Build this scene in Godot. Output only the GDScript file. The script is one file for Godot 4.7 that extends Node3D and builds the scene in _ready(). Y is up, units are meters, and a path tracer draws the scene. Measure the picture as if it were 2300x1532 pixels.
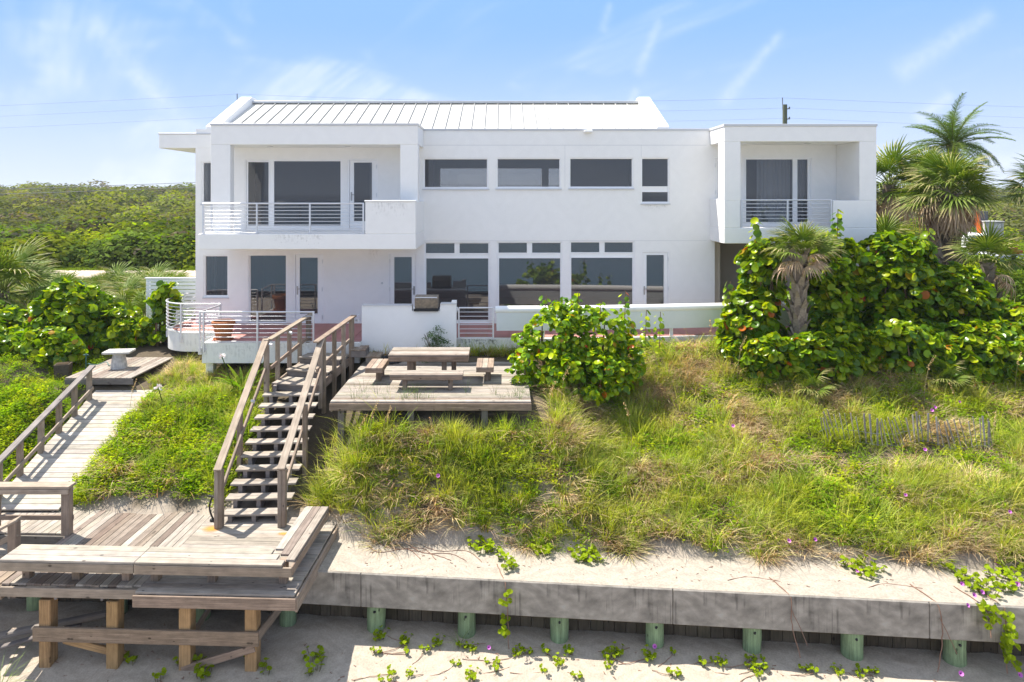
extends Node3D
# Units are metres, y up, y = 0 is the terrace of the house. «depth» d is the distance in front of the camera (z = -d).

const EYE := 3.92
const F := 1533.0          # focal length in the photograph's pixels, used only to turn measurements into metres
const PX := 1130.0
const PY := 440.0
var rng := RandomNumberGenerator.new()
var M := {}
var nz := FastNoiseLite.new()
var nz2 := FastNoiseLite.new()

func X(px: float, d: float) -> float:
	return (px - PX) * d / F
func Y(py: float, d: float) -> float:
	return EYE - (py - PY) * d / F
func R(a: float, b: float) -> float:
	return rng.randf_range(a, b)
func lin(r: float, g: float, b: float) -> Color:      # a linear base colour as the sRGB colour that a material wants
	return Color(r, g, b).linear_to_srgb()

# ---------------------------------------------------------------- mesh builder
class MB:
	var v := PackedVector3Array()
	var n := PackedVector3Array()
	var t := PackedVector2Array()
	var c := PackedColorArray()
	var tint := Color.WHITE
	var xf := Transform3D()
	func tri(a: Vector3, b: Vector3, d: Vector3, ua := Vector2(), ub := Vector2(), ud := Vector2(), flip := false) -> void:
		# a, b, d run counter-clockwise seen from outside; Godot wants clockwise
		var nn := (b - a).cross(d - a)
		if nn.length_squared() < 1e-18:
			return
		nn = (xf.basis * nn.normalized()).normalized()
		v.append(xf * a); v.append(xf * d); v.append(xf * b)
		for i in 3:
			n.append(nn)
			c.append(tint)
		t.append(ua); t.append(ud); t.append(ub)
	func quad(a: Vector3, b: Vector3, d: Vector3, e: Vector3, ua := Vector2(), ub := Vector2(), ud := Vector2(), ue := Vector2()) -> void:
		tri(a, b, d, ua, ub, ud)
		tri(a, d, e, ua, ud, ue)
	func smooth3(a: Vector3, b: Vector3, d: Vector3, na: Vector3, nb: Vector3, nd: Vector3, ca: Color, cb: Color, cd: Color) -> void:
		v.append(xf * a); v.append(xf * d); v.append(xf * b)
		n.append((xf.basis * na).normalized()); n.append((xf.basis * nd).normalized()); n.append((xf.basis * nb).normalized())
		c.append(ca); c.append(cd); c.append(cb)
		for i in 3:
			t.append(Vector2())
	# a chamfered box; grain is the axis along which the wood runs (-1: longest)
	func box(at: Vector3, size: Vector3, ch := 0.004, off := Vector2(), grain := -1) -> void:
		var h := size * 0.5
		var k := minf(ch, minf(h.x, minf(h.y, h.z)) * 0.45)
		var g := grain
		if g < 0:
			g = 0 if size.x >= size.y and size.x >= size.z else (1 if size.y >= size.z else 2)
		for a in 3:
			var u := (a + 1) % 3
			var w := (a + 2) % 3
			for s in [-1.0, 1.0]:
				var p := []
				for q in [[-1.0, -1.0], [1.0, -1.0], [1.0, 1.0], [-1.0, 1.0]]:
					var x := Vector3()
					x[a] = s * h[a]; x[u] = q[0] * (h[u] - k); x[w] = q[1] * (h[w] - k)
					p.append(x)
				if s < 0:
					p.reverse()
				quad(at + p[0], at + p[1], at + p[2], at + p[3], guv(p[0], a, g) + off, guv(p[1], a, g) + off, guv(p[2], a, g) + off, guv(p[3], a, g) + off)
		if k <= 0.0005:
			return
		for a in 3:
			var b := (a + 1) % 3
			var w := (a + 2) % 3
			for sa in [-1.0, 1.0]:
				for sb in [-1.0, 1.0]:
					var p1 := Vector3(); var p2 := Vector3(); var p3 := Vector3(); var p4 := Vector3()
					p1[a] = sa * h[a]; p1[b] = sb * (h[b] - k); p1[w] = -(h[w] - k)
					p2 = p1; p2[w] = h[w] - k
					p4[a] = sa * (h[a] - k); p4[b] = sb * h[b]; p4[w] = -(h[w] - k)
					p3 = p4; p3[w] = h[w] - k
					var o := Vector3(); o[a] = sa; o[b] = sb
					if (p2 - p1).cross(p3 - p1).dot(o) > 0:
						quad(at + p1, at + p2, at + p3, at + p4, guv(p1, a, g) + off, guv(p2, a, g) + off, guv(p3, a, g) + off, guv(p4, a, g) + off)
					else:
						quad(at + p4, at + p3, at + p2, at + p1, guv(p4, a, g) + off, guv(p3, a, g) + off, guv(p2, a, g) + off, guv(p1, a, g) + off)
		for sx in [-1.0, 1.0]:
			for sy in [-1.0, 1.0]:
				for sz in [-1.0, 1.0]:
					var p1 := Vector3(sx * h.x, sy * (h.y - k), sz * (h.z - k))
					var p2 := Vector3(sx * (h.x - k), sy * h.y, sz * (h.z - k))
					var p3 := Vector3(sx * (h.x - k), sy * (h.y - k), sz * h.z)
					if sx * sy * sz > 0:
						tri(at + p1, at + p2, at + p3, off, off, off)
					else:
						tri(at + p3, at + p2, at + p1, off, off, off)
	func guv(p: Vector3, a: int, g: int) -> Vector2:
		if a == g:
			return Vector2(p[(a + 1) % 3], p[(a + 2) % 3])
		return Vector2(p[3 - a - g], p[g])
	# box between two corners
	func bx(x0: float, x1: float, y0: float, y1: float, d0: float, d1: float, ch := 0.004) -> void:
		box(Vector3((x0 + x1) / 2, (y0 + y1) / 2, -(d0 + d1) / 2), Vector3(absf(x1 - x0), absf(y1 - y0), absf(d1 - d0)), ch)
	# a bar of rectangular section from p to q
	func bar(p: Vector3, q: Vector3, wide: float, tall: float, ch := 0.004, off := Vector2(), up := Vector3.UP) -> void:
		var old := xf
		var z := (q - p).normalized()
		var x := up.cross(z)
		x = Vector3.RIGHT if x.length() < 0.01 else x.normalized()
		var y := z.cross(x)
		xf = old * Transform3D(Basis(x, y, z), (p + q) / 2)
		box(Vector3(), Vector3(wide, tall, p.distance_to(q)), ch, off, 2)
		xf = old
	func tube(pts: PackedVector3Array, rad: PackedFloat32Array, sides := 8, caps := true) -> void:
		var rings := []
		var side := Vector3()
		for i in pts.size():
			var dir := (pts[mini(i + 1, pts.size() - 1)] - pts[maxi(i - 1, 0)]).normalized()
			if i == 0:
				side = dir.cross(Vector3.UP)
				if side.length() < 0.1:
					side = dir.cross(Vector3.RIGHT)
			side = (side - dir * side.dot(dir)).normalized()
			var up := dir.cross(side)
			var ring := []
			for k in sides:
				var an := TAU * k / sides
				ring.append([pts[i] + (side * cos(an) + up * sin(an)) * rad[i], side * cos(an) + up * sin(an)])
			rings.append(ring)
		for i in pts.size() - 1:
			for k in sides:
				var a = rings[i][k]; var b = rings[i][(k + 1) % sides]; var e = rings[i + 1][(k + 1) % sides]; var f = rings[i + 1][k]
				smooth3(a[0], b[0], e[0], a[1], b[1], e[1], tint, tint, tint)
				smooth3(a[0], e[0], f[0], a[1], e[1], f[1], tint, tint, tint)
		if caps:
			for k in range(1, sides - 1):
				tri(rings[0][0][0], rings[0][k + 1][0], rings[0][k][0])
				var l = rings[-1]
				tri(l[0][0], l[k][0], l[k + 1][0])
	func rod(p: Vector3, q: Vector3, r: float, sides := 8) -> void:
		tube(PackedVector3Array([p, q]), PackedFloat32Array([r, r]), sides)
	# surface of revolution round y: profile of (radius, height)
	func lathe(prof: Array, sides := 24, at := Vector3()) -> void:
		for i in prof.size() - 1:
			var p: Vector2 = prof[i]; var q: Vector2 = prof[i + 1]
			var nn := Vector2(q.y - p.y, -(q.x - p.x)).normalized()
			for k in sides:
				var a := TAU * k / sides; var b := TAU * (k + 1) / sides
				var ea := Vector3(cos(a), 0, sin(a)); var eb := Vector3(cos(b), 0, sin(b))
				var na := ea * nn.x + Vector3.UP * nn.y; var nb := eb * nn.x + Vector3.UP * nn.y
				var p0 := at + ea * p.x + Vector3.UP * p.y; var p1 := at + eb * p.x + Vector3.UP * p.y
				var q0 := at + ea * q.x + Vector3.UP * q.y; var q1 := at + eb * q.x + Vector3.UP * q.y
				smooth3(p0, q0, q1, na, na, nb, tint, tint, tint)
				smooth3(p0, q1, p1, na, nb, nb, tint, tint, tint)
	# a wall facing +z between depths d0 (front) and d1, with rectangular openings [x0, x1, y0, y1]
	func wall(x0: float, x1: float, y0: float, y1: float, d0: float, d1: float, holes := []) -> void:
		var xs := [x0, x1]; var ys := [y0, y1]
		for h in holes:
			for k in 2:
				if not xs.has(h[k]): xs.append(h[k])
				if not ys.has(h[2 + k]): ys.append(h[2 + k])
		xs.sort(); ys.sort()
		var solid := func(i: int, j: int) -> bool:
			if i < 0 or j < 0 or i >= xs.size() - 1 or j >= ys.size() - 1:
				return false
			var mx: float = (xs[i] + xs[i + 1]) / 2; var my: float = (ys[j] + ys[j + 1]) / 2
			for h in holes:
				if mx > h[0] and mx < h[1] and my > h[2] and my < h[3]:
					return false
			return true
		for i in xs.size() - 1:
			for j in ys.size() - 1:
				if not solid.call(i, j):
					continue
				var a: float = xs[i]; var b: float = xs[i + 1]; var e: float = ys[j]; var f: float = ys[j + 1]
				quad(Vector3(a, e, -d0), Vector3(b, e, -d0), Vector3(b, f, -d0), Vector3(a, f, -d0))
				quad(Vector3(b, e, -d1), Vector3(a, e, -d1), Vector3(a, f, -d1), Vector3(b, f, -d1))
				if not solid.call(i - 1, j): quad(Vector3(a, e, -d1), Vector3(a, e, -d0), Vector3(a, f, -d0), Vector3(a, f, -d1))
				if not solid.call(i + 1, j): quad(Vector3(b, e, -d0), Vector3(b, e, -d1), Vector3(b, f, -d1), Vector3(b, f, -d0))
				if not solid.call(i, j - 1): quad(Vector3(a, e, -d1), Vector3(b, e, -d1), Vector3(b, e, -d0), Vector3(a, e, -d0))
				if not solid.call(i, j + 1): quad(Vector3(a, f, -d0), Vector3(b, f, -d0), Vector3(b, f, -d1), Vector3(a, f, -d1))
	# a flat outline in a plane (u along «ax», w along «ay»), given counter-clockwise, thickened along «an» by h
	func prism(outline: PackedVector2Array, org: Vector3, ax: Vector3, ay: Vector3, h: float) -> void:
		var an := ax.cross(ay)
		var idx := Geometry2D.triangulate_polygon(outline)
		var at := func(i: int, up: float) -> Vector3: return org + ax * outline[i].x + ay * outline[i].y + an * up
		for k in range(0, idx.size(), 3):
			var i := idx[k]; var j := idx[k + 1]; var l := idx[k + 2]
			if (outline[j] - outline[i]).cross(outline[l] - outline[i]) < 0:
				var s := j; j = l; l = s
			tri(at.call(i, h), at.call(j, h), at.call(l, h))
			tri(at.call(i, 0.0), at.call(l, 0.0), at.call(j, 0.0))
		for i in outline.size():
			var j := (i + 1) % outline.size()
			quad(at.call(i, 0.0), at.call(j, 0.0), at.call(j, h), at.call(i, h))
	func mesh() -> ArrayMesh:
		var a := []
		a.resize(Mesh.ARRAY_MAX)
		a[Mesh.ARRAY_VERTEX] = v; a[Mesh.ARRAY_NORMAL] = n; a[Mesh.ARRAY_TEX_UV] = t; a[Mesh.ARRAY_COLOR] = c
		var m := ArrayMesh.new()
		if v.size():
			m.add_surface_from_arrays(Mesh.PRIMITIVE_TRIANGLES, a)
		return m

# ---------------------------------------------------------------- scene tree helpers
func thing(called: String, label: String, category: String, at := Vector3.ZERO, turn := 0.0, group := "") -> Node3D:
	var o := Node3D.new()
	o.name = called
	add_child(o, true)
	o.position = at
	o.rotation.y = turn
	tag(o, label, category, group)
	return o
func tag(o: Node, label: String, category: String, group := "", kind := "") -> Node:
	if label: o.set_meta("label", label)
	if category: o.set_meta("category", category)
	if group: o.set_meta("group", group)
	if kind: o.set_meta("kind", kind)
	return o
func part(parent: Node, called: String, mesh: Mesh, mat: Material, at := Vector3.ZERO, basis := Basis()) -> MeshInstance3D:
	var o := MeshInstance3D.new()
	o.name = called
	o.mesh = mesh
	o.material_override = mat
	o.transform = Transform3D(basis, at)
	parent.add_child(o, true)
	return o
func copy(o: Node3D, label: String, at: Vector3, turn := 0.0, size := 1.0) -> Node3D:
	var q: Node3D = o.duplicate()
	q.name = o.name
	add_child(q, true)
	q.position = at
	q.rotation = Vector3(0, turn, 0)
	q.scale = Vector3.ONE * size
	if label: q.set_meta("label", label)
	return q
func many(parent: Node, called: String, mesh: Mesh, mat: Material, where: Array, cols := []) -> MultiMeshInstance3D:
	var mm := MultiMesh.new()
	mm.transform_format = MultiMesh.TRANSFORM_3D
	mm.use_colors = cols.size() > 0
	mm.mesh = mesh
	mm.instance_count = where.size()
	for i in where.size():
		mm.set_instance_transform(i, where[i])
		if cols.size():
			mm.set_instance_color(i, cols[i])
	var o := MultiMeshInstance3D.new()
	o.name = called
	o.multimesh = mm
	o.material_override = mat
	o.set_meta("kind", "stuff")
	parent.add_child(o, true)
	return o
# a board of wood as a part of its own
func board(parent: Node, called: String, at: Vector3, size: Vector3, mat: Material, ch := 0.006, basis := Basis()) -> MeshInstance3D:
	var m := MB.new()
	var g := R(0.80, 1.12)
	m.tint = Color(g * R(0.98, 1.04), g, g * R(0.93, 1.02))
	if called == "plank": basis = basis * Basis.from_euler(Vector3(R(-0.0015, 0.0015), R(-0.0018, 0.0018), R(-0.0015, 0.0015)))
	m.box(Vector3(), size, ch, Vector2(R(0, 9), R(0, 9)))
	return part(parent, called, m.mesh(), mat, at, basis)
func stick(parent: Node, called: String, p: Vector3, q: Vector3, wide: float, tall: float, mat: Material, ch := 0.006) -> MeshInstance3D:
	var m := MB.new()
	var g := R(0.88, 1.08)
	m.tint = Color(g * R(0.98, 1.03), g, g * R(0.96, 1.02))
	m.bar(p, q, wide, tall, ch, Vector2(R(0, 9), R(0, 9)))
	return part(parent, called, m.mesh(), mat)

# ---------------------------------------------------------------- ground
func wall_d(x: float) -> float:       # depth of the seawall's front edge
	return 11.70 - 0.091 * clampf(x, -30.0, 30.0)
func gy(x: float, d: float) -> float:
	var dw := wall_d(x)
	var s := d - dw
	if s < 0.62:
		var b := -3.73 - 0.15 * minf(maxf(0.0, -s), 3.0) - 0.05 * maxf(0.0, -s - 3.0) + 0.018 * nz2.get_noise_2d(x * 150.0, d * 190.0) + 0.025 * nz.get_noise_2d(x * 40.0, d * 40.0)
		return maxf(b, -6.5)
	var start := dw + 1.05 + 0.3 * nz2.get_noise_2d(x * 14.0, 5.0)
	var top := -2.76
	if s < 0.9:
		return lerpf(-3.73, top, (s - 0.62) / 0.28)
	var t := clampf((d - start) / (18.4 - start), 0.0, 1.0)
	var y := top + 2.34 * pow(t, 0.85)
	y += 0.16 * nz.get_noise_2d(x * 9.0, d * 9.0) * smoothstep(0.0, 0.25, t) * (1.0 - 0.7 * smoothstep(0.8, 1.0, t))
	y -= 0.32 * exp(-pow((x + 3.9) / 0.9, 2.0)) * smoothstep(0.05, 0.3, t) * (1.0 - smoothstep(0.6, 1.0, t))
	y += 0.80 * smoothstep(12.7, 14.7, d) * (1.0 - smoothstep(15.5, 17.5, d)) * smoothstep(-3.7, -2.9, x) * (1.0 - smoothstep(1.0, 2.6, x))
	y -= 0.42 * smoothstep(16.4, 18.0, d) * (1.0 - smoothstep(-4.2, -3.8, x)) * smoothstep(-9.6, -9.0, x)
	if x > -12.9 and x < -8.8 and d > 12.5 and d < 21.0:
		var low := minf(y, lerpf(-2.66, -1.28, (d - 13.78) / 3.72) if d < 17.4 else -0.98)
		y = lerpf(y, low, (smoothstep(-11.35, -10.7, x) if d < 17.2 else smoothstep(-12.8, -11.9, x)) * (1.0 - smoothstep(-9.15, -8.85, x)))
	if x > 1.0:
		y += 0.18 * smoothstep(1.0, 4.0, x) * smoothstep(0.5, 1.0, t)
	if d > 18.4:
		y = lerpf(y, -0.55, smoothstep(18.4, 21.0, d))
	if d > 44.0:
		y += (2.15 + 0.8 * nz.get_noise_2d(x * 0.35, d * 0.35)) * smoothstep(44.0, 190.0, d) + 0.5 * nz.get_noise_2d(x * 1.4, d * 1.4) * smoothstep(44.0, 90.0, d)
	return y

# ---------------------------------------------------------------- textures
func pic(w: int, h: int, f: Callable) -> ImageTexture:
	var b := PackedByteArray()
	b.resize(w * h * 3)
	var k := 0
	for y in h:
		for x in w:
			var q: Color = f.call(float(x) / w, float(y) / h)
			b[k] = int(clampf(q.r, 0, 1) * 255.0); b[k + 1] = int(clampf(q.g, 0, 1) * 255.0); b[k + 2] = int(clampf(q.b, 0, 1) * 255.0)
			k += 3
	return ImageTexture.create_from_image(Image.create_from_data(w, h, false, Image.FORMAT_RGB8, b))
func tile_noise(f: FastNoiseLite, u: float, v: float, su: float, sv: float) -> float:   # repeats in u and v
	var x := u * TAU; var y := v * TAU
	return f.get_noise_3d(cos(x) * su + 7.3 * sin(y) * sv, sin(x) * su + 40.0, cos(y) * sv * 7.3)
func grain(sd: int, deep: float, knots: int) -> ImageTexture:
	var f := FastNoiseLite.new()
	f.seed = sd; f.frequency = 1.0; f.fractal_octaves = 3
	var r := RandomNumberGenerator.new()
	r.seed = sd
	var ks := []
	for i in knots:
		ks.append(Vector3(r.randf(), r.randf(), r.randf_range(0.010, 0.022)))
	return pic(256, 512, func(u: float, v: float) -> Color:
		var a := v * TAU
		var warp := 0.0
		for q in ks:
			var dx: float = (u - q.x) * 0.6; var dy: float = (v - q.y) * 3.0 * 0.35
			warp += 0.02 * exp(-(dx * dx + dy * dy) / (q.z * q.z * 6.0)) * signf(dx)
		var uu := u + warp
		var fine := f.get_noise_3d(uu * 90.0, cos(a) * 0.9, sin(a) * 0.9)
		var wide := f.get_noise_3d(uu * 16.0 + 50.0, cos(a) * 0.45, sin(a) * 0.45)
		var blot := f.get_noise_3d(uu * 3.0 + 90.0, cos(a) * 1.6, sin(a) * 1.6)
		var g := 0.86 + deep * (0.55 * fine + 0.55 * wide) + 0.10 * blot
		if absf(fine) < 0.03: g -= deep * 0.35
		for q in ks:
			var dx: float = (u - q.x) * 0.6; var dy: float = (v - q.y) * 3.0 * 0.6
			var e: float = sqrt(dx * dx + dy * dy) / q.z
			if e < 1.0: g *= 0.55 + 0.25 * e
		return Color(g * 1.01, g * 0.99, g * 0.955))
func mat(col: Color, rough := 0.8, spec := 0.35, vc := false) -> StandardMaterial3D:
	var m := StandardMaterial3D.new()
	m.albedo_color = col
	m.roughness = rough
	m.metallic_specular = spec
	m.vertex_color_use_as_albedo = vc
	return m
func tri_tex(m: StandardMaterial3D, t: Texture2D, metres: float, bump := 0.0) -> StandardMaterial3D:
	m.albedo_texture = t
	m.uv1_triplanar = true
	m.uv1_world_triplanar = true
	m.uv1_scale = Vector3.ONE / metres
	if bump > 0.0:
		m.heightmap_enabled = true
		m.heightmap_texture = t
		m.heightmap_scale = bump
	return m
func leafy(glow: Color, rough := 0.45, spec := 0.5) -> StandardMaterial3D:
	var m := mat(Color.WHITE, rough, spec, true)
	m.cull_mode = BaseMaterial3D.CULL_DISABLED
	m.backlight_enabled = true
	m.backlight = glow
	return m

func materials() -> void:
	var f := FastNoiseLite.new()
	f.seed = 11; f.frequency = 1.0; f.fractal_octaves = 5
	var g := FastNoiseLite.new()
	g.seed = 5; g.frequency = 1.0; g.fractal_octaves = 2
	var stucco := pic(256, 256, func(u, v) -> Color:
		var a := 0.965 + 0.014 * tile_noise(f, u, v, 1.2, 0.16) + 0.02 * g.get_noise_2d(u * 190.0, v * 190.0)
		return Color(a, a, a * 1.0))
	var stain := pic(512, 512, func(u, v) -> Color:
		var streak := f.get_noise_2d(u * 26.0, v * 1.6) * 0.5 + tile_noise(f, u, v, 1.6, 0.2) * 0.5
		var a := 0.955 - 0.07 * smoothstep(-0.05, 0.55, streak) + 0.02 * g.get_noise_2d(u * 200.0, v * 200.0)
		return Color(a, a * 1.003, a * 0.99))
	var concrete := pic(512, 512, func(u, v) -> Color:
		var big := tile_noise(f, u, v, 1.1, 0.22)
		var streak := smoothstep(0.0, 0.5, f.get_noise_2d(u * 26.0, v * 1.3)) * smoothstep(-0.1, 0.3, f.get_noise_2d(u * 4.0 + 60.0, v * 3.0))
		var lay := f.get_noise_2d(u * 9.0 + 30.0, v * 14.0)
		var pores := g.get_noise_2d(u * 170.0, v * 170.0)
		var a := 0.88 + 0.22 * big - 0.20 * streak + 0.10 * lay + 0.05 * pores
		return Color(a * 1.0, a * 0.985, a * 0.95))
	var sandy := pic(512, 512, func(u, v) -> Color:
		var big := tile_noise(f, u, v, 1.4, 0.25)
		var fine := g.get_noise_2d(u * 230.0, v * 230.0)
		var mid := f.get_noise_2d(u * 38.0, v * 38.0)
		var a := 0.86 + 0.09 * big + 0.10 * fine + 0.09 * mid
		return Color(a, a * 0.985, a * 0.96))
	M.white = tri_tex(mat(lin(0.90, 0.895, 0.88), 0.62, 0.4), stucco, 2.3, 0.25)
	M.stained = tri_tex(mat(lin(0.86, 0.855, 0.84), 0.7, 0.3), stain, 1.9, 0.25)
	M.aqua = tri_tex(mat(lin(0.72, 0.765, 0.765), 0.6, 0.4), stucco, 2.0, 0.2)
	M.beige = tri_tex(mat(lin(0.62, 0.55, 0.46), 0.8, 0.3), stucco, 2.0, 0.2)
	M.trim = mat(lin(0.85, 0.85, 0.85), 0.35, 0.5)
	M.coping = mat(lin(0.55, 0.56, 0.58), 0.4, 0.5)
	M.roof = mat(lin(0.54, 0.525, 0.47), 0.42, 0.4)
	M.seam = mat(lin(0.42, 0.41, 0.385), 0.4, 0.4)
	M.ridge = mat(lin(0.48, 0.49, 0.50), 0.4, 0.5)
	M.steel = mat(lin(0.66, 0.67, 0.70), 0.35, 0.5)
	M.steel.metallic = 0.35
	M.brass = mat(lin(0.35, 0.34, 0.33), 0.3, 0.5)
	M.brass.metallic = 0.8
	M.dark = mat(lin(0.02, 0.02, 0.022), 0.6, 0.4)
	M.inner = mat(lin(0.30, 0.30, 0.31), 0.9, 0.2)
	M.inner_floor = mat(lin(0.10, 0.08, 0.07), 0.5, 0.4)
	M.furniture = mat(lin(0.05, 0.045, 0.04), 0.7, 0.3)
	M.curtain = mat(lin(0.55, 0.58, 0.62), 0.95, 0.1)
	M.curtain.cull_mode = BaseMaterial3D.CULL_DISABLED
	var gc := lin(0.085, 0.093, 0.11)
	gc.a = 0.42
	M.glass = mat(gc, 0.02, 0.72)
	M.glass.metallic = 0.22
	var gl := lin(0.15, 0.147, 0.145)
	gl.a = 0.36
	M.glass_low = mat(gl, 0.015, 0.8)
	M.glass_low.metallic = 0.66
	M.glass_low.transparency = BaseMaterial3D.TRANSPARENCY_ALPHA
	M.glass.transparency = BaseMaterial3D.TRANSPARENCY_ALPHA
	M.concrete = tri_tex(mat(lin(0.37, 0.35, 0.325), 0.85, 0.25), concrete, 2.6, 0.5)
	M.cap = tri_tex(mat(lin(0.43, 0.395, 0.345), 0.85, 0.25), sandy, 2.2, 0.4)  # paler than the cap face: its sunlit look put into the colour
	M.sand = tri_tex(mat(Color.WHITE, 0.95, 0.15, true), sandy, 1.7, 1.4)
	M.tile = tri_tex(mat(lin(0.44, 0.21, 0.19), 0.6, 0.35, true), stucco, 1.1, 0.2)
	M.joint = mat(lin(0.34, 0.22, 0.20), 0.9, 0.2)
	var g1 := grain(3, 0.20, 5)
	var g2 := grain(8, 0.16, 3)
	var g3 := grain(21, 0.28, 8)
	var wood := func(col: Color, t: Texture2D) -> StandardMaterial3D:
		var m := mat(col, 0.82, 0.25, true)
		m.albedo_texture = t
		m.uv1_scale = Vector3(1.0 / 0.6, 1.0 / 3.0, 1)
		m.heightmap_enabled = true; m.heightmap_texture = t; m.heightmap_scale = 0.25
		return m
	M.wood = [wood.call(lin(0.38, 0.315, 0.265), g1), wood.call(lin(0.42, 0.365, 0.32), g2), wood.call(lin(0.35, 0.275, 0.225), g3), wood.call(lin(0.40, 0.34, 0.285), g1)]
	M.deck = [wood.call(lin(0.40, 0.37, 0.345), g1), wood.call(lin(0.46, 0.43, 0.40), g2), wood.call(lin(0.29, 0.25, 0.225), g3), wood.call(lin(0.22, 0.18, 0.16), g1)]
	M.bleached = [wood.call(lin(0.60, 0.57, 0.54), g2), wood.call(lin(0.53, 0.50, 0.47), g1)]
	M.rail = [wood.call(lin(0.43, 0.365, 0.31), g2), wood.call(lin(0.37, 0.30, 0.25), g1)]
	M.post = [wood.call(lin(0.55, 0.36, 0.19), g3), wood.call(lin(0.53, 0.35, 0.19), g1)]
	M.grey_wood = [wood.call(lin(0.22, 0.21, 0.215), g1), wood.call(lin(0.30, 0.28, 0.28), g2)]
	M.fence_slat = wood.call(lin(0.36, 0.355, 0.37), g2)
	M.pile = wood.call(lin(0.30, 0.42, 0.25), g3)
	M.sheet = [wood.call(lin(0.13, 0.105, 0.075), g1), wood.call(lin(0.17, 0.14, 0.10), g2)]
	M.slat = mat(lin(0.80, 0.81, 0.84), 0.5, 0.4)
	M.pot = mat(lin(0.42, 0.16, 0.07), 0.75, 0.3)
	M.pot.albedo_texture = stucco; M.pot.uv1_triplanar = true; M.pot.uv1_scale = Vector3.ONE * 2.0
	M.soil = mat(lin(0.06, 0.045, 0.03), 0.95, 0.1)
	M.grill = tri_tex(mat(lin(0.30, 0.25, 0.20), 0.45, 0.5), concrete, 0.9, 0.1)
	M.stone = tri_tex(mat(lin(0.62, 0.62, 0.62), 0.8, 0.3), concrete, 1.4, 0.4)
	M.rough_pot = tri_tex(mat(lin(0.12, 0.10, 0.08), 0.9, 0.2), concrete, 0.6, 0.6)
	M.orange = mat(lin(0.62, 0.13, 0.02), 0.45, 0.5)
	M.truck = tri_tex(mat(lin(0.62, 0.64, 0.67), 0.45, 0.5), concrete, 1.8)
	M.truck_dark = mat(lin(0.10, 0.11, 0.13), 0.5, 0.4)
	M.pole = wood.call(lin(0.20, 0.23, 0.17), g1)
	M.wire = mat(lin(0.16, 0.17, 0.19), 0.6, 0.3)
	M.road = tri_tex(mat(lin(0.60, 0.52, 0.45), 0.9, 0.2), sandy, 3.0)
	M.grass = leafy(Color(0.75, 0.80, 0.30), 0.6, 0.2)
	M.leaf = leafy(Color(0.95, 0.95, 0.25), 0.30, 0.42)
	M.scrub = leafy(Color(0.95, 1.0, 0.30), 0.85, 0.1)
	M.herb = leafy(Color(1.05, 1.1, 0.25), 0.6, 0.18)
	M.frond = leafy(Color(0.70, 0.75, 0.25), 0.5, 0.25)
	M.dry = leafy(Color(0.75, 0.66, 0.45), 0.8, 0.15)
	M.bark = tri_tex(mat(lin(0.33, 0.285, 0.24), 0.95, 0.1, true), concrete, 0.7, 0.8)
	M.stem = mat(lin(0.16, 0.11, 0.07), 0.9, 0.2)
	M.vine = mat(lin(0.23, 0.14, 0.10), 0.8, 0.2)
	M.petal = leafy(Color(0.5, 0.3, 0.5), 0.6, 0.2)
	M.grass_tint = leafy(Color(0.62, 0.70, 0.30), 0.55, 0.35)
	M.grass_tint.albedo_color = lin(0.17, 0.24, 0.05)
	M.sea = mat(lin(0.05, 0.12, 0.14), 0.12, 0.5)

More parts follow.
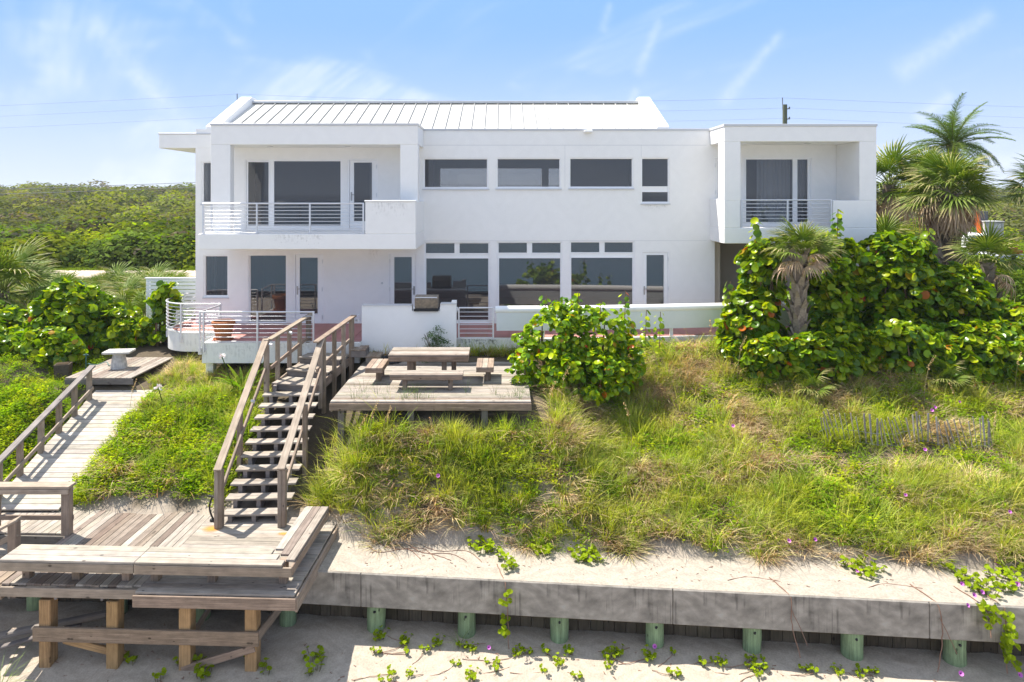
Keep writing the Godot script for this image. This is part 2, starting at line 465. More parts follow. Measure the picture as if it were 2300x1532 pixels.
func sky_picture() -> ImageTexture:
	var w := 2048; var h := 1024
	var f := FastNoiseLite.new()
	f.seed = 41; f.frequency = 1.0; f.fractal_octaves = 5; f.fractal_gain = 0.55
	var g := FastNoiseLite.new()
	g.seed = 31; g.frequency = 1.0; g.fractal_octaves = 3
	var data := PackedFloat32Array()
	data.resize(w * h * 4)
	# contrails: azimuth, elevation of both ends (degrees), width (degrees), strength
	var trails := [[13.0, 14.4, 11.0, 9.5, 0.45, 0.30], [11.2, 9.0, 9.2, 4.5, 0.5, 0.35], [22.5, 12.8, 17.4, 7.0, 0.5, 0.35], [36.0, 12.5, 29.5, 8.5, 0.8, 0.35],
		[33.5, 7.2, 31.0, 5.2, 0.55, 0.40], [-31.5, 13.0, -26.0, 6.5, 1.0, 0.22], [-29.0, 9.5, -23.0, 3.5, 0.9, 0.22], [9.0, 15.8, 8.2, 13.2, 0.4, 0.25]]
	for y in h:
		var el := (0.5 - (y + 0.5) / h) * PI
		var s := sin(el)
		for x in w:
			var c: Vector3
			if el < -0.02:
				c = Vector3(0.40, 0.42, 0.44)
			else:
				var az := wrapf((x + 0.5) / w * TAU, -PI, PI)
				var e := maxf(s, 0.0)
				# clear air, whitest at the horizon
				var q := pow(1.0 - e, 5.0)
				c = Vector3(0.12, 0.36, 0.90).lerp(Vector3(0.60, 0.67, 0.77), q)
				var p := Vector2(sin(az), -cos(az)) * cos(el) / (e + 0.22)
				var rot := Vector2(p.x * 0.80 - p.y * 0.60, p.x * 0.60 + p.y * 0.80)
				var wisp := f.get_noise_2d(rot.x * 1.1 + 3.0, rot.y * 0.45 + 0.35 * g.get_noise_2d(p.x * 0.8, p.y * 0.8))
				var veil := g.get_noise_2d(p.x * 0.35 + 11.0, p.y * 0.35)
				var a := 0.40 * smoothstep(-0.10, 0.60, wisp + 0.25 * veil) * (0.50 + 1.0 * maxf(0.0, f.get_noise_2d(rot.x * 6.0, rot.y * 0.9) + 0.35) + 0.5 * g.get_noise_2d(rot.x * 26.0, rot.y * 2.2)) + 0.03
				a = a * (0.55 + 0.45 * smoothstep(0.0, 0.30, e)) + 0.14 * smoothstep(0.25, 0.0, e)
				var ad := rad_to_deg(az); var ed := rad_to_deg(el)
				if ed < 22.0 and absf(ad) < 45.0:
					for t in trails:
						var a0 := Vector2(t[0], t[1]); var b0 := Vector2(t[2], t[3])
						var k := clampf((Vector2(ad, ed) - a0).dot(b0 - a0) / (b0 - a0).length_squared(), 0.0, 1.0)
						var off: float = Vector2(ad, ed).distance_to(a0.lerp(b0, k)) / (t[4] * (0.6 + 0.5 * k + 0.25 * f.get_noise_2d(ad * 0.8, ed * 0.8)))
						a += 0.50 * t[5] * exp(-off * off) * (0.75 + 0.7 * f.get_noise_2d(ad * 1.6, ed * 1.6) + 0.3) * smoothstep(0.0, 0.12, k) * smoothstep(1.0, 0.85, k)
				a += (0.30 * smoothstep(-0.25, 0.45, veil) + 0.42) * smoothstep(0.22, 0.60, e)  # cloud whiteness added high up to brighten the shaded house front
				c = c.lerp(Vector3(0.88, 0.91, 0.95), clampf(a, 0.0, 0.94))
			var i := (y * w + x) * 4
			data[i] = c.x; data[i + 1] = c.y; data[i + 2] = c.z; data[i + 3] = 1.0
	return ImageTexture.create_from_image(Image.create_from_data(w, h, false, Image.FORMAT_RGBAF, data.to_byte_array()))

func _ready() -> void:
	rng.seed = 4711
	nz.seed = 19; nz.frequency = 0.05; nz.fractal_octaves = 3
	nz2.seed = 92; nz2.frequency = 0.05; nz2.fractal_octaves = 3
	# ---- camera, sky, sun, exposure
	var cam := Camera3D.new()
	cam.name = "camera"
	add_child(cam)
	cam.position = Vector3(0, EYE, 0)
	cam.near = 0.1
	cam.far = 3000.0
	cam.projection = Camera3D.PROJECTION_FRUSTUM
	cam.keep_aspect = Camera3D.KEEP_HEIGHT
	cam.size = 0.1 * 1532.0 / F
	cam.frustum_offset = Vector2(0.1 * (1150.0 - PX) / F, -0.1 * (766.0 - PY) / F)
	cam.current = true
	var env := Environment.new()
	env.background_mode = Environment.BG_SKY
	var sky := Sky.new()
	var sm := PanoramaSkyMaterial.new()
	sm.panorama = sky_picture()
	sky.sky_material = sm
	env.sky = sky
	env.background_energy_multiplier = 0.62
	env.tonemap_mode = Environment.TONE_MAPPER_LINEAR
	env.tonemap_exposure = 2.15
	env.fog_enabled = true
	env.fog_density = 0.0003
	env.fog_light_color = Color(0.86, 0.90, 0.95)
	env.sdfgi_enabled = true; env.ssao_enabled = true; env.ssil_enabled = true
	var we := WorldEnvironment.new()
	we.name = "world_environment"
	we.environment = env
	add_child(we)
	var sun := DirectionalLight3D.new()
	sun.name = "sun"
	sun.light_color = Color(1.0, 0.97, 0.925)
	sun.light_energy = 1.6
	sun.light_angular_distance = 0.5
	sun.shadow_enabled = true
	sun.basis = Basis.looking_at(Vector3(0.5, -1.0, 0.28).normalized())
	add_child(sun)
	materials()
	ground()
	house()
	terrace()
	seawall()
	lower_deck()
	stairs()
	picnic()
	ramp()
	small_things()
	far_things()
	trees()
	bushes()
	planting()

# ---------------------------------------------------------------- ground sheet
func steps(list: Array) -> PackedFloat32Array:    # [[from, to, step], ...] joined
	var a := PackedFloat32Array()
	for q in list:
		var x: float = q[0]
		while x < q[1] - 1e-4:
			a.append(x)
			x += q[2]
	a.append(list[-1][1])
	return a
func ground() -> void:
	var xs := steps([[-900.0, -300.0, 100.0], [-300.0, -60.0, 12.0], [-60.0, -15.0, 1.5], [-15.0, 15.0, 0.3], [15.0, 60.0, 1.5], [60.0, 300.0, 12.0], [300.0, 900.0, 100.0]])
	var ds := steps([[-260.0, -40.0, 20.0], [-40.0, 5.0, 3.0], [5.0, 9.0, 0.4], [9.0, 20.0, 0.15], [20.0, 46.0, 1.0], [46.0, 120.0, 4.0], [120.0, 420.0, 15.0], [420.0, 1600.0, 120.0]])
	var v := PackedVector3Array(); var n := PackedVector3Array(); var c := PackedColorArray(); var idx := PackedInt32Array()
	for d in ds:
		for x in xs:
			v.append(Vector3(x, gy(x, d), -d))
			var e := 0.08
			n.append(Vector3(gy(x - e, d) - gy(x + e, d), 2 * e, -(gy(x, d - e) - gy(x, d + e))).normalized() if absf(x) < 60 and d < 60 else Vector3.UP)
			var sand := Color(0.50, 0.445, 0.38)
			var litter := Color(0.085, 0.065, 0.042)
			var s: float = d - wall_d(x)
			var k := smoothstep(1.3, 2.4, s + 1.2 * nz.get_noise_2d(x * 22.0, d * 22.0))
			var q := sand.lerp(litter, k * 0.85)
			if d > 30.0:
				q = q.lerp(Color(0.07, 0.085, 0.03), smoothstep(30.0, 36.0, d))
			c.append(q)
	var w := xs.size()
	for j in ds.size() - 1:
		for i in w - 1:
			var a := j * w + i
			idx.append_array([a, a + w, a + 1, a + 1, a + w, a + w + 1])
	var arr := []
	arr.resize(Mesh.ARRAY_MAX)
	arr[Mesh.ARRAY_VERTEX] = v; arr[Mesh.ARRAY_NORMAL] = n; arr[Mesh.ARRAY_COLOR] = c; arr[Mesh.ARRAY_INDEX] = idx
	var m := ArrayMesh.new()
	m.add_surface_from_arrays(Mesh.PRIMITIVE_TRIANGLES, arr)
	tag(part(self, "ground", m, M.sand), "pale sand of beach and dune", "", "", "structure")
	var b := MB.new()
	b.quad(Vector3(-1500, -5.3, 1200), Vector3(1500, -5.3, 1200), Vector3(1500, -5.3, 24), Vector3(-1500, -5.3, 24))
	tag(part(self, "sea", b.mesh(), M.sea), "sea beyond the beach", "", "", "structure")
	var r := MB.new()
	for i in 60:
		var x0 := -120.0 + i * 4.0
		var y0 := -0.50; var x1 := x0 + 4.0
		r.quad(Vector3(x0, y0, -36.0), Vector3(x1, y0, -36.0), Vector3(x1, y0, -40.6), Vector3(x0, y0, -40.6))
	tag(part(self, "road", r.mesh(), M.road), "pale sandy road behind the house", "", "", "structure")

# ---------------------------------------------------------------- house
const D := 20.9
func fx(px: float) -> float: return X(px, D)
func fy(py: float) -> float: return Y(py, D)
func frame_ring(m: MB, x0: float, x1: float, y0: float, y1: float, w: float, d0: float, d1: float) -> void:
	m.bx(x0, x1, y1 - w, y1, d0, d1)
	m.bx(x0, x1, y0, y0 + w, d0, d1)
	m.bx(x0, x0 + w, y0 + w, y1 - w, d0, d1)
	m.bx(x1 - w, x1, y0 + w, y1 - w, d0, d1)
func pane(parent: Node, x0: float, x1: float, y0: float, y1: float, d: float) -> void:      # upper panes: bluish tint paints in sky reflection, with grey insect screen
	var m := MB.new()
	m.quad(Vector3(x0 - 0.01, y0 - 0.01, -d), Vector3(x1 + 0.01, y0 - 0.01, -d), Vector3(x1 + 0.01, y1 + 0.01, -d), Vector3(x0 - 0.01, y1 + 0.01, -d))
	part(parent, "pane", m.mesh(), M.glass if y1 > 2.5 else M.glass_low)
# cells: list of glass rectangles [x0, x1, y0, y1]; bars fill what lies between them and the outer edge
func window(house: Node, r: Array, cells: Array, sill := true) -> Node:
	var m := MB.new()
	var w := 0.035
	frame_ring(m, r[0], r[1], r[2], r[3], w, D + 0.015, D + 0.13)
	var full := MB.new()
	for q in cells:      # an inner sash round each pane
		frame_ring(m, q[0] - 0.035, q[1] + 0.035, q[2] - 0.035, q[3] + 0.035, 0.035, D + 0.04, D + 0.10)
	# infill behind the sashes
	m.wall(r[0] + w, r[1] - w, r[2] + w, r[3] - w, D + 0.055, D + 0.09, cells.map(func(q): return [q[0] - 0.03, q[1] + 0.03, q[2] - 0.03, q[3] + 0.03]))
	var o := part(house, "window", MB.new().mesh(), M.trim)
	part(o, "frame", m.mesh(), M.trim)
	for q in cells:
		pane(o, q[0], q[1], q[2], q[3], D + 0.07)
	if sill:
		var s := MB.new()
		s.bx(r[0] - 0.02, r[1] + 0.02, r[2] - 0.035, r[2] - 0.004, D - 0.045, D + 0.02)
		part(o, "sill", s.mesh(), M.coping)
	return o
func door(house: Node, r: Array, g: Array, handle_left: bool) -> Node:
	var o := part(house, "door", MB.new().mesh(), M.trim)
	var m := MB.new()
	frame_ring(m, r[0], r[1], r[2], r[3], 0.045, D + 0.005, D + 0.13)
	part(o, "frame", m.mesh(), M.trim)
	var l := MB.new()
	l.wall(r[0] + 0.05, r[1] - 0.05, r[2] + 0.05, r[3] - 0.05, D + 0.035, D + 0.085, [g])
	frame_ring(l, g[0] - 0.025, g[1] + 0.025, g[2] - 0.025, g[3] + 0.025, 0.025, D + 0.022, D + 0.034)
	part(o, "leaf", l.mesh(), M.trim)
	pane(o, g[0], g[1], g[2], g[3], D + 0.06)
	var h := MB.new()
	var hx: float = (r[0] + 0.05 + g[0]) / 2 - 0.01 if handle_left else (r[1] - 0.05 + g[1]) / 2 + 0.01
	var hy: float = r[2] + 1.02
	h.bx(hx - 0.022, hx + 0.022, hy - 0.13, hy + 0.13, D + 0.02, D + 0.034)
	h.rod(Vector3(hx, hy + 0.05, -D - 0.02), Vector3(hx, hy + 0.05, -D + 0.03), 0.011)
	h.rod(Vector3(hx, hy + 0.05, -D + 0.03), Vector3(hx + (0.11 if handle_left else -0.11), hy + 0.05, -D + 0.03), 0.010)
	part(o, "handle", h.mesh(), M.brass)
	for k in 3:
		var q := MB.new()
		var x: float = r[1] - 0.045 if handle_left else r[0] + 0.045
		var y: float = lerpf(r[2] + 0.2, r[3] - 0.25, k / 2.0)
		q.rod(Vector3(x, y - 0.06, -D + 0.012), Vector3(x, y + 0.06, -D + 0.012), 0.012)
		part(o, "hinge", q.mesh(), M.steel)
	return o
func curtain(parent: Node, x0: float, x1: float, y0: float, y1: float, d: float) -> void:
	var m := MB.new()
	var k := int((x1 - x0) / 0.025)
	for i in k:
		var a := lerpf(x0, x1, float(i) / k); var b := lerpf(x0, x1, float(i + 1) / k)
		var da := d + 0.035 * sin(a * 41.0) + 0.015 * sin(a * 97.0); var db := d + 0.035 * sin(b * 41.0) + 0.015 * sin(b * 97.0)
		m.quad(Vector3(a, y0, -da), Vector3(b, y0, -db), Vector3(b, y1, -db), Vector3(a, y1, -da))
	part(parent, "curtain", m.mesh(), M.curtain)
func slab(parent: Node, called: String, x0: float, x1: float, y0: float, y1: float, d0: float, d1: float, mt: Material, ch := 0.012) -> MeshInstance3D:
	var m := MB.new()
	m.bx(x0, x1, y0, y1, d0, d1, ch)
	return part(parent, called, m.mesh(), mt)
func coping(parent: Node, x0: float, x1: float, y: float, d0: float, d1: float) -> void:
	slab(parent, "coping", x0 - 0.02, x1 + 0.02, y - 0.055, y + 0.02, d0 - 0.02, d1 + 0.02, M.coping, 0.006)

func house() -> void:
	var h := thing("beach_house", "white two storey stucco beach house with standing seam roof and balconies", "house", Vector3.ZERO)
	# openings of the front wall
	var up := []      # outer rectangles: x0, x1, y0, y1
	var holes := []
	var rect := func(a: float, b: float, t: float, u: float) -> Array: return [fx(a), fx(b), fy(u), fy(t)]
	var u1: Array = rect.call(950, 1098, 355, 424)
	var u2: Array = rect.call(1114, 1260, 354.5, 423.5)
	var u3: Array = rect.call(1278, 1423, 354, 423)
	var u4: Array = rect.call(1440, 1504, 353.5, 457)
	var l1: Array = rect.call(952, 1101, 543.5, 727.3)
	var l2: Array = rect.call(1115, 1263, 542.5, 727.3)
	var l3: Array = rect.call(1279, 1426, 541.5, 727.3)
	var d1: Array = rect.call(872, 937, 567.5, 727.3)
	var d2: Array = rect.call(1441, 1504, 563.5, 727.3)
	var a1: Array = rect.call(457, 513, 573, 668)
	var a2: Array = rect.call(557, 645, 571, 727.3)
	var a3: Array = rect.call(660, 727, 569, 727.3)
	var b1: Array = rect.call(452, 478, 362, 458)
	var b2: Array = rect.call(550, 768, 358, 516)
	var b3: Array = rect.call(781, 849, 356, 516)
	var c1: Array = rect.call(1668, 1824, 354, 508)
	var c2: Array = rect.call(1603, 1627, 353, 508)
	holes = [u1, u2, u3, u4, l1, l2, l3, d1, d2, a1, a2, a3, b1, b2, b3, c1, c2, [6.48, 11.0, -1.0, 2.557]]
	var m := MB.new()
	m.wall(-9.42, 10.69, -0.9, 5.965, D, D + 0.25, holes)
	var front := part(h, "front_wall", m.mesh(), M.white)
	# shell: side walls, rear wall with two openings to the sky, floors, ceiling
	slab(h, "side_wall", -9.42, -9.17, -0.9, 5.83, D + 0.25, 28.5, M.white)
	slab(h, "side_wall", 10.44, 10.688, 2.56, 5.96, D + 0.25, 28.5, M.white)
	m = MB.new()
	m.wall(-9.42, 10.69, -0.9, 5.96, 28.5, 28.75, [[-2.64, 1.62, 3.7, 5.07], [1.9, 2.55, 3.7, 5.07]])
	part(h, "rear_wall", m.mesh(), M.white)
	var rear := part(h, "window", MB.new().mesh(), M.trim)
	pane(rear, -2.64, 1.62, 3.7, 5.07, 28.6)
	pane(rear, 1.9, 2.55, 3.7, 5.07, 28.6)
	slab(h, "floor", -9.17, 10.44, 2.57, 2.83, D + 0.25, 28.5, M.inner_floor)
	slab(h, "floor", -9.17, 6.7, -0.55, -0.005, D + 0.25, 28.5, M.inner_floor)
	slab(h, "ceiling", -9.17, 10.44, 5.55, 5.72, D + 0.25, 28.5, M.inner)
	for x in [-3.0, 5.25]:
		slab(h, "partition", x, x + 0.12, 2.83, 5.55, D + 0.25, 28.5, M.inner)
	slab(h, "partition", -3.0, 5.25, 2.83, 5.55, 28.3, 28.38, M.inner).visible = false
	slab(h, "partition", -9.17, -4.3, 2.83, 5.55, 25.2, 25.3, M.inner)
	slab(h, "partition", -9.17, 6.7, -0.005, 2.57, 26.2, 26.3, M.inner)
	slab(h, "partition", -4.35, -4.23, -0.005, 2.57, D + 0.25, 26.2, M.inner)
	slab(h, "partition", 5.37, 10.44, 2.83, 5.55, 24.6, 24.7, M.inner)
	# windows and doors
	var c := func(a: float, b: float, t: float, u: float) -> Array: return [fx(a), fx(b), fy(u), fy(t)]
	window(h, u1, [c.call(954, 1093.5, 358, 420)])
	window(h, u2, [c.call(1118, 1256.5, 357.5, 419.5)])
	window(h, u3, [c.call(1281.5, 1419.5, 357, 419)])
	window(h, u4, [c.call(1443, 1500.5, 357, 418.5), c.call(1443, 1500.5, 431.5, 453)])
	window(h, l1, [c.call(956, 1020.5, 547, 569), c.call(1032, 1096.5, 547, 569), c.call(957, 1096.5, 581, 719.5)], false)
	window(h, l2, [c.call(1120, 1183.5, 546, 568), c.call(1195.5, 1259, 546, 568), c.call(1121, 1258.5, 580.5, 719.5)], false)
	window(h, l3, [c.call(1283, 1346.5, 545, 567), c.call(1358.5, 1421.5, 545, 567), c.call(1283.5, 1421, 579.5, 719.5)], false)
	window(h, a1, [c.call(461, 509.5, 576, 663.5)])
	window(h, a2, [c.call(561.5, 641, 574.5, 723)], false)
	window(h, b1, [c.call(456, 474.5, 366, 453)])
	window(h, b2, [c.call(556, 602, 364, 507), c.call(614.5, 764, 362, 507)], false)
	window(h, c1, [c.call(1677, 1782, 358, 499), c.call(1792.5, 1815.5, 358, 499)], false)
	door(h, d1, c.call(885, 924.5, 577.5, 705), false)
	door(h, d2, c.call(1452.5, 1491.5, 573, 705), true)
	door(h, a3, c.call(672.5, 713, 579, 705), true)
	door(h, b3, c.call(794.5, 835, 365, 497), true)
	door(h, c2, c.call(1613, 1620, 362, 497), false)
	curtain(h, fx(1715), fx(1790), 2.9, 5.3, D + 0.55)
	curtain(h, fx(1797), fx(1826), 2.9, 5.3, D + 0.6)
	curtain(h, fx(1668), fx(1690), 2.9, 5.3, D + 0.6)
	curtain(h, fx(824), fx(846), 2.9, 5.3, D + 0.5)
	curtain(h, fx(455), fx(474), 0.5, 2.4, D + 0.45)
	curtain(h, fx(487), fx(520), 0.5, 2.4, D + 0.6)
	curtain(h, fx(448), fx(476), 2.9, 5.3, D + 0.6)
	# shallow reveals drawn as real joints in the stucco
	for q in [[fx(950), fx(1587), fy(326.5), fy(325.6)], [fx(1268.6), fx(1269.2), fy(424), fy(326)], [fx(1440), fx(1440.6), fy(353), fy(326)], [fx(953), fx(1587), fy(540.8), fy(540.2)]]:
		slab(h, "joint", q[0], q[1], minf(q[2], q[3]), maxf(q[2], q[3]), D - 0.003, D + 0.02, M.coping, 0.001)
	coping(h, -2.42, 6.33, 5.965, D, D + 0.25)
	# flat roof deck behind the copings
	slab(h, "roof_deck", -9.17, 10.44, 5.73, 5.86, D + 0.25, 28.5, M.roof)
	# ---- left block: a deep frame with a balcony
	var bf := 19.55
	slab(h, "balcony_roof", -8.38, -2.44, 5.39, 5.985, bf, D - 0.003, M.white)
	coping(h, -8.38, -2.44, 5.985, bf, D - 0.03)
	slab(h, "pier", -8.38, -7.82, 2.86, 5.39, bf + 0.003, bf + 0.30, M.white)
	slab(h, "pier", -2.95, -2.44, 2.86, 5.39, bf + 0.003, bf + 0.32, M.white)
	slab(h, "balcony_slab", -8.45, -2.42, 2.44, 2.865, 18.9, D - 0.003, M.white)
	slab(h, "balcony_wall", -3.82, -2.423, 2.866, 3.76, 18.903, 19.1, M.white)
	slab(h, "balcony_wall", -2.62, -2.423, 2.866, 3.758, 19.1, D - 0.003, M.white)
	slab(h, "coping", -3.84, -2.40, 3.761, 3.80, 18.88, 19.13, M.trim, 0.008)
	for lx in [-6.9, -4.6]:
		var lm := MB.new()
		lm.tube(PackedVector3Array([Vector3(lx, 5.392, -20.2), Vector3(lx, 5.375, -20.2)]), PackedFloat32Array([0.09, 0.085]), 16)
		part(h, "ceiling_light", lm.mesh(), M.coping)
	var r1 := part(h, "railing", MB.new().mesh(), M.steel)
	railing(r1, [Vector3(-8.33, 2.87, -19.5), Vector3(-8.33, 2.87, -18.95), Vector3(-3.86, 2.87, -18.95)], [Vector3(-8.33, 0, -19.5), Vector3(-8.33, 0, -18.95), Vector3(X(577, 18.95), 0, -18.95), Vector3(X(696, 18.95), 0, -18.95), Vector3(-3.88, 0, -18.95)], 0.84, 8, 0.0)
	# ---- right block
	var rf := 19.53
	slab(h, "balcony_roof", 6.33, 10.69, 5.475, 5.96, rf, D - 0.003, M.white)
	coping(h, 6.33, 10.69, 5.96, rf, D - 0.03)
	slab(h, "pier", 6.331, 6.80, 3.79, 5.475, rf + 0.003, rf + 0.56, M.white)
	slab(h, "pier", 10.2, 10.688, 3.79, 5.475, rf + 0.003, D - 0.003, M.white)
	slab(h, "balcony_slab", 6.33, 10.69, 2.557, 3.0, rf, D - 0.003, M.white)
	slab(h, "balcony_wall", 9.45, 10.687, 3.001, 3.79, rf + 0.004, rf + 0.2, M.white)
	slab(h, "balcony_wall", 6.332, 6.79, 3.001, 3.79, rf + 0.004, rf + 0.56, M.white)
	slab(h, "balcony_wall", 6.332, 6.52, 3.001, 3.83, rf + 0.56, D - 0.003, M.white)
	slab(h, "balcony_wall", 10.48, 10.687, 3.001, 3.79, rf + 0.2, D - 0.003, M.white)
	var lm2 := MB.new()
	lm2.tube(PackedVector3Array([Vector3(9.0, 5.477, -20.2), Vector3(9.0, 5.46, -20.2)]), PackedFloat32Array([0.09, 0.085]), 16)
	part(h, "ceiling_light", lm2.mesh(), M.coping)
	var r2 := part(h, "railing", MB.new().mesh(), M.steel)
	railing(r2, [Vector3(6.83, 3.0, -19.6), Vector3(9.44, 3.0, -19.6)], [Vector3(6.85, 0, -19.6), Vector3(X(1769, 19.6), 0, -19.6), Vector3(9.42, 0, -19.6)], 0.80, 7, 0.0)
	# ground floor set back under the right block
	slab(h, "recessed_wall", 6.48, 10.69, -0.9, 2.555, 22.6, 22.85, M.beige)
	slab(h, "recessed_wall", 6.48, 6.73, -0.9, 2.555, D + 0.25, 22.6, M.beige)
	slab(h, "pier", 10.2, 10.687, -0.9, 2.556, rf + 0.01, rf + 0.5, M.white)
	# ---- left canopy
	slab(h, "canopy", -10.54, -8.39, 5.38, 5.83, D - 0.006, 26.0, M.white)
	slab(h, "coping", -10.56, -8.39, 5.80, 5.845, D - 0.025, D + 0.2, M.coping, 0.006)
	# ---- standing seam roof between two gable parapets
	var roof := part(h, "roof", MB.new().mesh(), M.roof)
	var e0 := Vector2(20.98, 5.90); var e1 := Vector2(23.9, 7.15)
	var n := 33
	var x0 := -8.75; var x1 := 4.72
	for k in n:
		var xa := lerpf(x0, x1, float(k) / n); var xb := lerpf(x0, x1, float(k + 1) / n)
		var p := MB.new()
		p.prism(PackedVector2Array([Vector2(e0.x, e0.y - 0.05), Vector2(e1.x, e1.y - 0.05), Vector2(e1.x, e1.y), Vector2(e0.x, e0.y)]), Vector3(xa + 0.001, 0, 0), Vector3(0, 0, -1), Vector3(0, 1, 0), xb - xa - 0.002)
		part(roof, "roof_panel", p.mesh(), M.roof)
		if k > 0:
			var sm := MB.new()
			sm.bar(Vector3(xa, e0.y + 0.022, -e0.x), Vector3(xa, e1.y + 0.022, -e1.x), 0.024, 0.05, 0.003)
			part(roof, "seam", sm.mesh(), M.seam)
	m = MB.new()
	m.prism(PackedVector2Array([Vector2(e1.x, e1.y - 0.05), Vector2(26.8, 5.85), Vector2(26.8, 5.90), Vector2(e1.x, e1.y)]), Vector3(x0, 0, 0), Vector3(0, 0, -1), Vector3(0, 1, 0), x1 - x0)
	part(roof, "rear_slope", m.mesh(), M.roof)
	m = MB.new()
	m.bar(Vector3(x0, e1.y + 0.045, -e1.x), Vector3(x1, e1.y + 0.045, -e1.x), 0.20, 0.085, 0.01)
	part(roof, "ridge_cap", m.mesh(), M.ridge)
	for g in [[-9.12, -8.75], [4.72, 5.09]]:
		m = MB.new()
		m.prism(PackedVector2Array([Vector2(20.93, 5.7), Vector2(27.0, 5.7), Vector2(27.0, 6.04), Vector2(24.15, 7.36), Vector2(23.75, 7.36), Vector2(20.93, 6.05)]), Vector3(g[0], 0, 0), Vector3(0, 0, -1), Vector3(0, 1, 0), g[1] - g[0])
		part(h, "gable_parapet", m.mesh(), M.white)
	stains(h, [[fx(826), fx(850), fy(600), fy(560), D, 2], [-6.4, -4.9, 2.46, 2.86, 18.9, 1], [-3.7, -2.6, 3.2, 3.76, 18.9, 1], [fx(1442), fx(1502), fy(480), fy(458), D, 1]])
	# small fittings on the front
	slab(h, "flood_light", fx(1311), fx(1330), fy(298), fy(293), D - 0.16, D - 0.02, M.trim, 0.01)
	slab(h, "flood_light_bracket", fx(1318), fx(1329), fy(294), fy(291), D - 0.06, D + 0.0, M.trim, 0.005)
	slab(h, "vent_cap", fx(856), fx(860), fy(638), fy(634), D - 0.03, D + 0.01, M.coping, 0.01)
	slab(h, "outlet_box", fx(801), fx(808), fy(717), fy(706), D - 0.05, D + 0.01, M.trim, 0.01)

# dirt that ran down a face: [x0, x1, y0, y1, depth of the face, kind]
func stains(parent: Node, list: Array) -> void:
	var f := FastNoiseLite.new()
	f.seed = 3; f.frequency = 1.0; f.fractal_octaves = 4
	if not M.has("run"):
		var b := PackedByteArray()
		b.resize(128 * 128 * 4)
		for y in 128:
			for x in 128:
				var v := y / 127.0; var u := x / 127.0
				var n := 0.5 + 0.9 * f.get_noise_2d(u * 22.0, v * 2.2) + 0.5 * f.get_noise_2d(u * 6.0 + 9.0, v * 6.0)
				var a := clampf(n - 0.25 - v * 0.75, 0.0, 1.0) * smoothstep(0.0, 0.12, u) * smoothstep(1.0, 0.88, u) * smoothstep(0.0, 0.06, v)
				var i := (y * 128 + x) * 4
				b[i] = 255; b[i + 1] = 255; b[i + 2] = 255; b[i + 3] = int(a * 200.0)
		var tx := ImageTexture.create_from_image(Image.create_from_data(128, 128, false, Image.FORMAT_RGBA8, b))
		M.run = []
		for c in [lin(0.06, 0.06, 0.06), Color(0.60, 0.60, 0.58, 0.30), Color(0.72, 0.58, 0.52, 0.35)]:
			var m := mat(c, 0.9, 0.2)
			m.transparency = BaseMaterial3D.TRANSPARENCY_ALPHA
			m.albedo_texture = tx
			M.run.append(m)
	for q in list:
		var m := MB.new()
		var z: float = -q[4] + 0.004
		m.quad(Vector3(q[0], q[2], z), Vector3(q[1], q[2], z), Vector3(q[1], q[3], z), Vector3(q[0], q[3], z), Vector2(0, 1), Vector2(1, 1), Vector2(1, 0), Vector2(0, 0))
		part(parent, "stain", m.mesh(), M.run[q[5]])

# a railing of round bars: path at floor level, posts, height, number of bars below the top rail, how far posts reach down
func railing(root: Node, path: Array, posts: Array, tall: float, bars: int, below: float) -> void:
	for k in bars + 1:
		var m := MB.new()
		var y := tall * (1.0 - float(k) / (bars + 0.45))
		var pts := PackedVector3Array(); var rad := PackedFloat32Array()
		for p in path:
			pts.append(p + Vector3.UP * y)
			rad.append(0.022 if k == 0 else 0.0088)
		m.tube(pts, rad, 8)
		part(root, "top_rail" if k == 0 else "bar", m.mesh(), M.steel)
	for p in posts:
		var m := MB.new()
		var base: float = path[0].y
		m.bx(p.x - 0.022, p.x + 0.022, base - below + 0.01, base + tall, -p.z - 0.022, -p.z + 0.022, 0.004)
		if below < 0.05:
			m.bx(p.x - 0.05, p.x + 0.05, base, base + 0.012, -p.z - 0.05, -p.z + 0.05, 0.003)
		else:
			m.bx(p.x - 0.06, p.x + 0.06, base - below - 0.06, base - below + 0.12, -p.z + 0.023, -p.z + 0.04, 0.003)
		part(root, "post", m.mesh(), M.steel)

